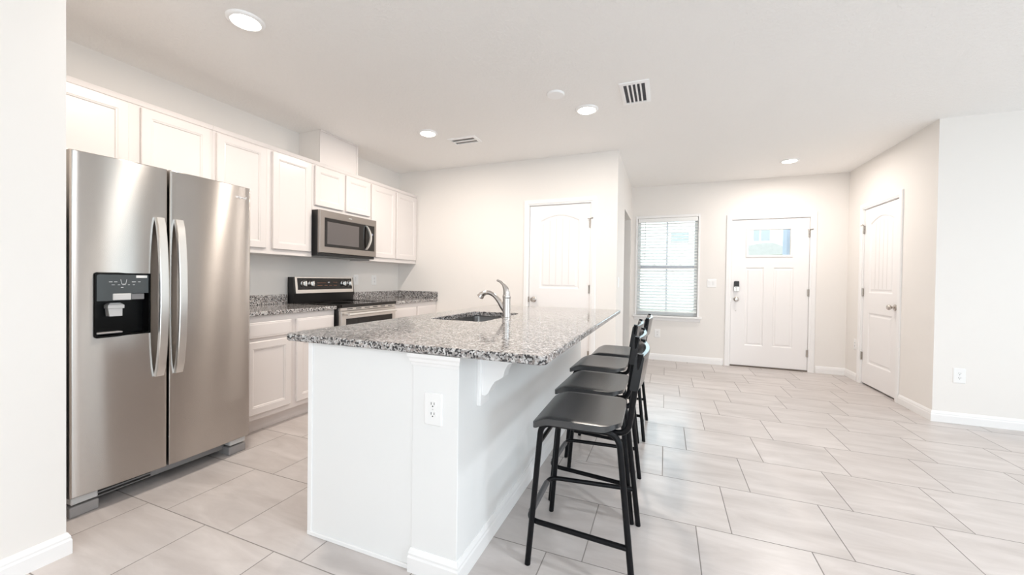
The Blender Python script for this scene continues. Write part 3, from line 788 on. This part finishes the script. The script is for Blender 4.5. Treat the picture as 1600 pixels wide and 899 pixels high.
for y in (2.822, 2.910, 3.330, 3.415):
    z = 1.108; o = on_bg(y, z, 0.003)
    mb = MB().lathe([(0, 0), (0.033, 0), (0.032, 0.006), (0.027, 0.010), (0.025, 0.026), (0.022, 0.029), (0, 0.029)], o, 'x', 24)
    mb.box(o.x+0.026, o.x+0.044, y-0.007, y+0.007, z-0.026, z+0.026, 0.002); mb.build('knob', HANDLE, bk)
# oven door
MB().box(RXF-0.034, RXF-0.012, RY0+0.004, RY1-0.004, 0.866, 0.892).build('vent_strip', STEEL_PLAIN, rg)
for k in range(6): MB().box(RXF-0.012, RXF-0.0112, 2.80+k*0.115, 2.87+k*0.115, 0.876, 0.884).build('vent_slot', SLOT, rg)
od = panel_slab(face_x(RXF), rect(RY0+0.004, RY1-0.004, 0.20, 0.864), 0.030, [(lambda i: rect(RY0+0.062, RY1-0.056, 0.36, 0.792, i), [(0.001, -0.002)], False)], 0.004).build('oven_door', STEEL_PLAIN, rg)
MB().box(RXF-0.002, RXF+0.0005, RY0+0.064, RY1-0.058, 0.362, 0.790).build('oven_window', BLACKGL, od)
mb = MB().tube([(RXF+0.045, RY0+0.05, 0.832), (RXF+0.045, RY1-0.05, 0.832)], 0.013, 14)
for y in (RY0+0.075, RY1-0.075): mb.tube([(RXF-0.002, y, 0.832), (RXF+0.045, y, 0.832)], 0.010, 10)
mb.build('handle', HANDLE, od)
MB().box(RXF-0.030, RXF, RY0+0.004, RY1-0.004, 0.05, 0.192, 0.004).build('storage_drawer', STEEL_PLAIN, rg)

# ------------------------------------------------------------------ island
IX0, IX1, IY0, IY1 = -1.632, -0.377, 1.280, 3.665
KW0, KW1 = -0.935, -0.725            # knee wall
isl = thing('kitchen_island', (-1.1, 2.4, 0), 'white kitchen island base with knee wall under the granite top', 'island')
mb = MB(); zt_ = CTZ-CTT-0.0005
mb.box(-1.490, KW0, 1.318, 2.10, 0.10, zt_); mb.box(-1.490, KW0, 2.88, 3.60, 0.10, zt_); mb.box(-1.490, KW0, 2.10, 2.88, 0.10, 0.60); mb.box(-1.490, -1.470, 2.10, 2.88, 0.60, zt_)
mb.build('cabinet_box', CAB, isl)
MB().box(-1.425, KW0, 1.335, 3.585, 0.0, 0.10).build('toe_kick', CAB, isl)
for i in range(4):
    y0 = 1.34+i*0.565; to3 = face_nx(-1.490)
    panel_slab(lambda a, b, d: Vector((-1.510-d, a, b)), rect(y0+0.02, y0+0.545, 0.148, 0.84), 0.0195, [(lambda i_: rect(y0+0.075, y0+0.49, 0.205, 0.785, i_), [(0.002, -0.002), (0.010, -0.0035), (0.014, -0.009)], False)], 0.004).build('door', CAB, isl)
MB().box(-1.497, KW0+0.002, 1.306, 1.319, 0.0, CTZ-CTT-0.0008, 0.001).build('end_panel', mat('island_paint', (0.81, 0.81, 0.805), 0.6, bump=0.03, bscale=160), isl)
mb = MB(); mb.box(-1.502, -1.478, 1.300, 1.3065, 0.0, CTZ-CTT-0.001, 0.001); mb.box(-1.502, KW0-0.014, 1.298, 1.3065, 0.0, 0.018, 0.002); mb.build('corner_strip', TRIM, isl)
MB().box(KW0, KW1, 1.302, 3.62, 0.0, CTZ-CTT-0.0008, 0.003, 2).build('knee_wall', mat('island_paint', (0.81, 0.81, 0.805), 0.6, bump=0.03, bscale=160), isl)
# capital moulding under the top on the knee wall end
cap = [(0.0, 0.830), (0.006, 0.832), (0.008, 0.842), (0.011, 0.846), (0.013, 0.858), (0.018, 0.866), (0.020, CTZ-CTT-0.001), (0.0, CTZ-CTT-0.001)]
mb = MB(); Ls = []
for (x, y, sx, sy) in ((KW0+0.002, 1.40, -1, 0), (KW0+0.002, 1.302, -1, -1), (KW1-0.002, 1.302, 1, -1), (KW1-0.002, 1.42, 1, 0)):
    Ls.append([Vector((x+sx*o*0.9, y+sy*o, z)) for o, z in cap])
Ls2 = [Ls[1], Ls[2]]
mb.loft(Ls2); mb.build('capital', TRIM, isl)
# baseboard around the knee wall
mb = MB(); Ls = []
for (x, y, sx, sy) in ((KW0, 1.302, -0.55, -1), (KW1, 1.302, 1, -1), (KW1, 3.62, 1, 1), (KW0, 3.62, -0.5, 1)):
    Ls.append([Vector((x+sx*o, y+sy*o, z)) for o, z in BBP])
mb.loft(Ls); mb.build('island_baseboard', TRIM, isl)
# corbels carrying the overhang
def corbel(yc):
    mb = MB()
    mb.box(KW1-0.001, KW1+0.018, yc-0.045, yc+0.045, 0.645, CTZ-CTT-0.001, 0.004)
    mb.box(KW1+0.018, KW1+0.200, yc-0.045, yc+0.045, CTZ-CTT-0.020, CTZ-CTT-0.001, 0.004)
    pts = [(0.018, 0.862), (0.018, 0.690), (0.030, 0.688), (0.045, 0.700), (0.060, 0.730), (0.075, 0.752), (0.098, 0.765), (0.112, 0.775), (0.118, 0.800), (0.132, 0.828), (0.155, 0.840), (0.170, 0.862)]
    mb.prism([(KW1+a, b) for a, b in pts], lambda a, b, d: Vector((a, d, b)), yc-0.028, yc+0.028)
    return mb.build('corbel', TRIM, isl)
for yc in (1.50, 2.46, 3.42): corbel(yc)

# granite island top with sink cut-out
ict = thing('island_countertop', (-1.0, 2.47, CTZ-CTT), 'large speckled granite slab topping the white island', 'countertop')
SX0, SX1, SY0, SY1 = -1.430, -1.040, 2.150, 2.830
mb = MB(); bm = mb.bm
def lp(pts, z): return [bm.verts.new((a, b, z)) for a, b in pts]
R_ = 0.028
def outl(i): return rrect(IX0+i, IX1-i, IY0+i, IY1-i, R_-i*0.5, 5)
hol = lambda i: rrect(SX0-i, SX1+i, SY0-i, SY1+i, 0.05, 6)
loops = [lp(outl(0.006), CTZ), lp(outl(0.0018), CTZ-0.0018), lp(outl(0), CTZ-0.006), lp(outl(0), CTZ-CTT+0.005), lp(outl(0.005), CTZ-CTT)]
hl = [lp(hol(0.003), CTZ), lp(hol(0), CTZ-0.003), lp(hol(0), CTZ-CTT)]
for Ls in (loops, hl):
    for A, B in zip(Ls[:-1], Ls[1:]):
        for i in range(len(A)): bm.faces.new((A[i], A[(i+1) % len(A)], B[(i+1) % len(B)], B[i]))
def re_(L): return [bm.edges.get((L[i], L[(i+1) % len(L)])) for i in range(len(L))]
bmesh.ops.triangle_fill(bm, use_beauty=True, edges=re_(loops[0])+re_(hl[0]))
bmesh.ops.triangle_fill(bm, use_beauty=True, edges=re_(loops[-1])+re_(hl[-1]))
mb.build('slab', GRANITE, ict)

# sink
sk = thing('kitchen_sink', ((SX0+SX1)/2, (SY0+SY1)/2, 0.70), 'undermount stainless sink bowl set into the island top', 'sink')
zt = CTZ-CTT-0.001
mb = MB(); bm = mb.bm
def rr(i, z, r): return [Vector((a, b, z)) for a, b in rrect(SX0-i, SX1+i, SY0-i, SY1+i, r)]
mb.loft([rr(0.022, zt-0.002, 0.06), rr(0.022, zt, 0.06), rr(0.004, zt, 0.05), rr(0.0, zt-0.004, 0.05), rr(-0.006, zt-0.17, 0.05), rr(-0.02, zt-0.19, 0.045), rr(-0.12, zt-0.197, 0.03)], cap0=False)
mb.smooth = True; mb.build('bowl', mat('sink_steel', (0.30, 0.295, 0.29), 0.30, 1.0, bump=0.02, bscale=300), sk)
MB().lathe([(0.0, zt-0.1955), (0.030, zt-0.1955), (0.042, zt-0.192), (0.044, zt-0.1965)], ((SX0+SX1)/2, (SY0+SY1)/2, 0), 'z', 24).build('drain', CHROME, sk)

# faucet
fx, fy = -1.004, 2.456
fc = thing('faucet', (fx, fy, CTZ), 'brushed nickel single-lever kitchen faucet standing behind the sink', 'faucet')
MB().lathe([(0.0, CTZ), (0.033, CTZ), (0.033, CTZ+0.004), (0.029, CTZ+0.008), (0.0275, CTZ+0.05), (0.0265, CTZ+0.10), (0.0270, CTZ+0.133), (0.0, CTZ+0.133)], (fx, fy, 0), 'z', 28).build('body', CHROME, fc)
MB().lathe([(0.0, CTZ+0.134), (0.0275, CTZ+0.134), (0.0285, CTZ+0.140), (0.0285, CTZ+0.152), (0.0265, CTZ+0.156), (0.0, CTZ+0.156)], (fx, fy, 0), 'z', 28).build('collar', CHROME, fc)
path = [(fx, fy, CTZ+0.148), (fx-0.001, fy, CTZ+0.175), (fx-0.008, fy, CTZ+0.200), (fx-0.024, fy, CTZ+0.226), (fx-0.048, fy, CTZ+0.246), (fx-0.074, fy, CTZ+0.256)]
mb = MB().tube(path, [0.0262, 0.0245, 0.0195, 0.0125, 0.0085, 0.0070], 16, flat=(0.85, 1.0)); mb.build('lever', CHROME, fc)
path = [(fx-0.005, fy, CTZ+0.045), (fx-0.030, fy, CTZ+0.075), (fx-0.058, fy, CTZ+0.115), (fx-0.092, fy, CTZ+0.150), (fx-0.130, fy, CTZ+0.168), (fx-0.165, fy, CTZ+0.166), (fx-0.190, fy, CTZ+0.152)]
pp = [Vector(p) for p in path]; sm_ = []
for i in range(len(pp)-1):
    p0, p1, p2, p3 = pp[max(i-1, 0)], pp[i], pp[i+1], pp[min(i+2, len(pp)-1)]
    for k in range(5):
        t = k/5; sm_.append(0.5*((2*p1)+(-p0+p2)*t+(2*p0-5*p1+4*p2-p3)*t*t+(-p0+3*p1-3*p2+p3)*t**3))
sm_.append(pp[-1]); n_ = len(sm_)
rads = [0.021-0.006*min(1, i/(n_*0.45))+0.005*max(0, (i/(n_-1)-0.72)/0.28) for i in range(n_)]
sp = MB().tube(sm_, rads, 16).build('spout', CHROME, fc)
q = Vector((-0.6, 0, -0.8)); p_ = pp[-1]
MB().tube([p_-q*0.004, p_+q*0.016, p_+q*0.022], [0.021, 0.0255, 0.019], 16).build('spray_head', CHROME, sp)

# ------------------------------------------------------------------ outlets and switches
def outlet(to3, a, z, label, ax='y', cat='outlet', sc=1.0):
    o = thing('wall_outlet', to3(a, z, 0), label, cat, 'white wall outlets')
    mb = MB(); W, H = 0.040*sc, 0.064*sc
    L = [[to3(p, q, d) for p, q in rrect(a-W+i, a+W-i, z-H+i, z+H-i, 0.006)] for i, d in ((0, 0.0), (0, 0.003), (0.004, 0.006))]
    mb.loft(L); mb.build('cover_plate', PLATE, o)
    for s in (-1, 1):
        zc = z+s*0.0195*sc
        mb = MB(); pts = [(a+0.0165*sc*x, zc+0.0145*sc*y) for x, y in ((-1, -0.6), (-0.6, -1), (0.6, -1), (1, -0.6), (1, 0.6), (0.6, 1), (-0.6, 1), (-1, 0.6))]
        mb.prism(pts, to3, 0.004, 0.0075); r_ = mb.build('receptacle', PLATE, o)
        mb = MB()
        for dx in (-0.0065, 0.0065): mb.prism(rect(a+dx*sc-0.0013, a+dx*sc+0.0013, zc-0.001, zc+0.0085), to3, 0.007, 0.0078)
        mb.prism([(a+0.003*math.cos(t*PI/4), zc-0.007+0.003*math.sin(t*PI/4)) for t in range(8)], to3, 0.007, 0.0078)
        mb.build('slot', SLOT, r_)
    mb = MB(); mb.prism([(a+0.003*math.cos(t*PI/4), z+0.003*math.sin(t*PI/4)) for t in range(8)], to3, 0.006, 0.0068); mb.build('screw', LGREY, o)
    return o
outlet(face_ny(1.302), -0.835, 0.665, 'white duplex outlet on the end of the island knee wall')
outlet(face_ny(FY), -0.107, 0.396, 'small white outlet low under the blinds window')
outlet(face_ny(RY), 2.328, 0.408, 'white duplex outlet low on the far right wall')
outlet(face_nx(RX), 5.985, 0.44, 'white outlet in the corner between entry door and closet door')
outlet(face_x(KX), 3.93, 1.145, 'white outlet on the kitchen wall right of the range, nearer the corner')
def switch(to3, a, z, n, label):
    o = thing('light_switch', to3(a, z, 0), label, 'light switch', 'white light switches')
    W, H = 0.036+0.023*(n-1), 0.060
    mb = MB(); L = [[to3(p, q, d) for p, q in rrect(a-W+i, a+W-i, z-H+i, z+H-i, 0.006)] for i, d in ((0, 0.0), (0, 0.003), (0.004, 0.006))]
    mb.loft(L); mb.build('cover_plate', PLATE, o)
    for k in range(n):
        c = a+(k-(n-1)/2)*0.046
        mb = MB(); L = [[to3(p, q, d+(0.003*(q-z)/0.033)*(d > 0.006)) for p, q in rect(c-0.0165+i, c+0.0165-i, z-0.033+i, z+0.033-i)] for i, d in ((0, 0.005), (0.0, 0.0075), (0.002, 0.009))]
        mb.loft(L); mb.build('rocker', PLATE, o)
    return o
switch(face_ny(FY), 0.609, 1.159, 2, 'white double switch between the window and the front door')
switch(face_x(PXW), 4.58, 1.16, 1, 'white switch on the narrow passage wall end')
switch(face_x(KX), 3.62, 1.145, 1, 'white switch on the kitchen wall just right of the range')

# ------------------------------------------------------------------ ceiling fixtures
WARM = (1.0, 0.90, 0.80)
LENS = mat('led_lens', (1.0, 0.93, 0.82), 0.4, emit=14.0, bump=0.001, bscale=20)
def downlight(x, y, label, color=WARM):
    o = thing('recessed_light', (x, y, CZ), label, 'ceiling light', 'recessed ceiling lights')
    MB().lathe([(0.072, CZ), (0.095, CZ), (0.094, CZ-0.005), (0.086, CZ-0.012), (0.074, CZ-0.013), (0.072, CZ-0.010)], (x, y, 0), 'z', 40).build('trim_ring', VENTW, o)
    MB().lathe([(0.0, CZ-0.020), (0.035, CZ-0.018), (0.062, CZ-0.014), (0.0725, CZ-0.009), (0.0725, CZ-0.001), (0.0, CZ-0.001)], (x, y, 0), 'z', 40).build('lens', LENS, o)
    area_light('lamp', (x, y, CZ-0.026), (0, 0, -1), 0.13, 0.13, DOWNLIGHT_W, color, 'DISK', o)
    return o
downlight(-2.21, 1.484, 'round ceiling downlight nearest the refrigerator')
downlight(-2.20, 3.27, 'round ceiling downlight above the microwave end of kitchen')
downlight(-0.638, 3.277, 'round ceiling downlight beside the smoke detector')
downlight(1.318, 5.452, 'round ceiling downlight in front of the entry door', (1.0, 0.92, 0.85))
for x, y, lab in ((0.9, 1.2, 'added fill downlight over the walkway, out of the picture'), (3.9, 1.5, 'added unseen fill downlight of the living area near the right wall'),
                  (0.9, -1.6, 'added fill downlight behind the camera, nearer the walkway'), (3.3, -0.6, 'added unseen fill downlight of the living area, middle'),
                  (0.3, -3.2, 'added fill downlight behind the camera, left of the sliding door'), (2.2, -3.2, 'added unseen fill downlight by the sliding door')):
    downlight(x, y, lab, (0.90, 0.95, 1.0))  # unseen downlights added to brighten and cool floor, walls and ceiling
sd = thing('smoke_detector', (-0.812, 2.924, CZ), 'flat white round detector on the ceiling near a downlight', 'smoke detector')
MB().lathe([(0.0, CZ), (0.068, CZ), (0.068, CZ-0.006), (0.062, CZ-0.014), (0.0, CZ-0.016)], (-0.812, 2.924, 0), 'z', 36).build('cover', VENTW, sd)
def vent(x0, x1, y0, y1, along, nsl, label, dark):
    o = thing('ceiling_vent', ((x0+x1)/2, (y0+y1)/2, CZ), label, 'vent', 'ceiling vents')
    to3 = face_nz(CZ); b = 0.030
    mb = MB(); L = [[to3(p, q, d) for p, q in rect(x0, x1, y0, y1, i)] for i, d in ((0, 0), (0.002, 0.006), (b-0.006, 0.010), (b, 0.010), (b, 0.001))]
    mb.loft(L, cap0=False, cap1=False); mb.build('frame', VENTW, o)
    MB().box(x0+b-0.004, x1-b+0.004, y0+b-0.004, y1-b+0.004, CZ-0.0016, CZ-0.0004).build('duct_back', dark, o)
    mb = MB()
    for k in range(nsl):
        t = (k+1)/(nsl+1)
        if along == 'y':
            xc = x0+b+(x1-x0-2*b)*t; mb.box(xc-0.006, xc+0.006, y0+b-0.002, y1-b+0.002, CZ-0.0095, CZ-0.004)
        else:
            yc = y0+b+(y1-y0-2*b)*t; mb.box(x0+b-0.002, x1-b+0.002, yc-0.012, yc+0.012, CZ-0.0095, CZ-0.004)
    mb.build('louvers', VENTW, o)
    return o
vent(-0.345, -0.135, 2.930, 3.295, 'y', 4, 'square white ceiling vent with dark slots right of the smoke detector', VENTD)
vent(-2.110, -1.795, 3.480, 3.668, 'x', 1, 'small white ceiling vent beside the downlight near the pantry wall', mat('vent_grey_duct', (0.25, 0.24, 0.23), 0.7, bump=0.01, bscale=60))

# ------------------------------------------------------------------ bar stools
def make_stool():
    o = thing('bar_stool', (0, 0, 0), '', 'stool', 'black bar stools along the island')
    r = 0.0122; zr = 0.590
    for s in (-1, 1):
        pf = fillet([(-0.205, s*0.200, 0.0), (-0.158, s*0.186, zr), (0.0, s*0.186, zr)], 0.05, 8)
        MB().tube(pf, r, 12).build('leg', STOOL, o)
        pb = fillet([(0.0, s*0.186, zr), (0.150, s*0.190, zr), (0.214, s*0.236, 0.0)], 0.06, 8)
        MB().tube(pb, r, 12).build('leg', STOOL, o)
    # seat: thin moulded sheet, waterfall front edge, rounded rear corners
    mb = MB(); bm = mb.bm; NX, NY = 26, 16; x0, x1 = -0.192, 0.158
    def half(x):
        r_ = 0.085; h = 0.212
        if x > x1-r_: return h-r_+math.sqrt(max(0, r_*r_-(x-(x1-r_))**2))
        if x < x0+0.025: return h-0.025+math.sqrt(max(0, 0.025**2-(x0+0.025-x)**2))
        return h
    top, bot = {}, {}
    for i in range(NX+1):
        t = i/NX; x = x0+(x1-x0)*(0.5-0.5*math.cos(PI*t))
        hw = half(x)
        for j in range(NY+1):
            v = -1+2*j/NY; y = hw*math.sin(v*PI/2)
            f = max(0, (x0+0.075-x)/0.075)
            e = max(0, (abs(y)-0.185)/0.03)
            z = 0.622-0.030*f**1.8-0.006*min(1, e)**2 - 0.006*(1-(y/0.215)**2)*(1-f)
            bk = max(0, (x-0.11)/0.05); z += 0.004*bk
            top[i, j] = bm.verts.new((x, y, z)); bot[i, j] = bm.verts.new((x, y, z-0.018-0.008*min(1, e)))
    for i in range(NX):
        for j in range(NY):
            bm.faces.new((top[i, j], top[i+1, j], top[i+1, j+1], top[i, j+1])); bm.faces.new((bot[i, j], bot[i, j+1], bot[i+1, j+1], bot[i+1, j]))
    for i in range(NX):
        for j in (0, NY): bm.faces.new((top[i, j], top[i+1, j], bot[i+1, j], bot[i, j]))
    for j in range(NY):
        for i in (0, NX): bm.faces.new((top[i, j], top[i, j+1], bot[i, j+1], bot[i, j]))
    bmesh.ops.remove_doubles(bm, verts=bm.verts, dist=1e-6)
    mb.smooth = True; mb.build('seat', SEATM, o)
    # back posts
    for s in (-1, 1):
        p = fillet([(0.06, s*0.160, zr), (0.182, s*0.172, zr-0.006), (0.224, s*0.200, 0.905)], 0.055, 8)
        MB().tube(p, 0.0115, 12).build('back_post', STOOL, o)
    # curved back panel
    mb = MB(); L = []; N = 20; zb0, zb1 = 0.765, 0.897
    def post_x(z): return 0.176+(z-0.6)*(0.224-0.176)/0.305
    for k in range(N+1):
        v = -1+2*k/N; y = 0.206*v; bow = 0.024*(1-v*v)
        th = 0.010+0.006*abs(v)**4
        sec = []
        for z, g in ((zb0, 0.7), (zb0+0.006, 1), (zb1-0.006, 1), (zb1, 0.7)): sec.append(Vector((post_x(z)+bow+th*g, y, z)))
        for z, g in ((zb1, 0.7), (zb1-0.006, 1), (zb0+0.006, 1), (zb0, 0.7)): sec.append(Vector((post_x(z)+bow-th*g, y, z)))
        L.append(sec)
    mb.loft(L); mb.smooth = True; mb.build('backrest', mat('black_back_plastic', (0.007, 0.007, 0.008), 0.16, spec=0.30, bump=0.01, bscale=500), o)
    # footrest hoop round three sides, grip sleeve on its front bar
    zf = 0.178
    p = fillet([(0.192, -0.222, zf), (-0.212, -0.184, zf), (-0.212, 0.184, zf), (0.192, 0.222, zf)], 0.055, 8)
    ft = MB().tube(p, 0.0105, 12).build('footrest', STOOL, o)
    MB().tube([(-0.212, -0.125, zf), (-0.212, 0.125, zf)], 0.0135, 14).build('grip_sleeve', RUBBER, ft)
    MB().tube([(-0.165, -0.190, 0.505), (-0.165, 0.190, 0.505)], 0.0095, 10).build('crossbar', STOOL, o)
    return o
def dup(root, label):
    r = root.copy(); C.objects.link(r); r['label'] = label
    for ch in list(root.children):
        c = ch.copy(); C.objects.link(c); c.parent = r
        for g in list(ch.children):
            d = g.copy(); C.objects.link(d); d.parent = c
    return r
stool0 = make_stool()
spots = [(-0.312, 1.722, 1.5, 'nearest black bar stool, in front of the island corner'),
         (-0.345, 2.205, -1.0, 'second black bar stool from the near island corner'),
         (-0.388, 2.735, -1.0, 'third black bar stool from the near island corner'),
         (-0.345, 3.250, 0.0, 'farthest black bar stool, at the passage end of the island')]
for i, (x, y, a, lab) in enumerate(spots):
    s_ = stool0 if i == 0 else dup(stool0, lab)
    s_['label'] = lab; s_.location = (x, y, 0); s_.rotation_euler = (0, 0, math.radians(a))

# ------------------------------------------------------------------ outside, seen through blinds and door glass
struct(MB().box(-40, 40, FY+0.2, 60, -0.35, -0.20).build('ground', LAWN), 'lawn outside the front window', 'ground')
struct(MB().box(-6, 6, 12.5, 15.5, -0.20, -0.18).build('road', DRIVE), 'pale street outside the front door', 'road')
hs = thing('street_house', (3.5, 22, -0.2), 'pale two-storey house across the street seen through the door glass', 'house')
MB().box(-1.5, 6.8, 21.0, 29.0, -0.2, 6.2).build('wall', SIDING, hs)
mb = MB().prism([(2.6, 2.30), (5.2, 2.45), (5.2, 2.55), (4.3, 2.92), (3.9, 2.92), (2.6, 2.68)], lambda a, b, d: Vector((a, d, b)), 20.0, 21.0); mb.build('porch_roof', ROOF, hs)
for x0, x1 in ((3.72, 3.95), (4.02, 4.36), (0.2, 1.0)):
    f_ = MB().box(x0-0.04, x1+0.04, 20.93, 21.02, 3.06, 3.64).build('window', TRIM, hs)
    MB().box(x0, x1, 20.91, 20.935, 3.10, 3.60).build('pane', mat('far_pane', (0.36, 0.41, 0.44), 0.3, bump=0.005, bscale=20), f_)
MB().box(0.2, 4.8, 20.9, 21.05, -0.2, 2.1).build('garage_door', TRIM, hs)
mb = MB().prism([(-2.2, 6.2), (7.3, 6.2), (2.55, 8.6)], lambda a, b, d: Vector((a, d, b)), 20.6, 29.2); mb.build('roof', ROOF, hs)
hb = thing('street_house', (-8, 24, -0.2), 'pale house across the street seen through the blinds', 'house')
MB().box(-12, -2.2, 22.5, 30, -0.2, 3.2).build('wall', SIDING, hb)
mb = MB().prism([(-12.6, 3.2), (-1.7, 3.2), (-7.1, 5.6)], lambda a, b, d: Vector((a, d, b)), 22.2, 30.2); mb.build('roof', ROOF, hb)
f_ = MB().box(-3.9, -2.7, 22.4, 22.52, 0.8, 2.2).build('window', TRIM, hb); MB().box(-3.8, -2.8, 22.38, 22.41, 0.9, 2.1).build('pane', MATS['far_pane'], f_)
pc = thing('porch_column', (1.93, 7.6, -0.2), 'blue-grey porch post outside the front door glass', 'column')
MB().box(1.80, 2.06, 7.5, 7.76, -0.2, 3.0, 0.01).build('post', STUCCO2, pc)
MB().box(1.77, 2.09, 7.47, 7.79, -0.2, 0.0, 0.01).build('plinth', SIDING, pc)
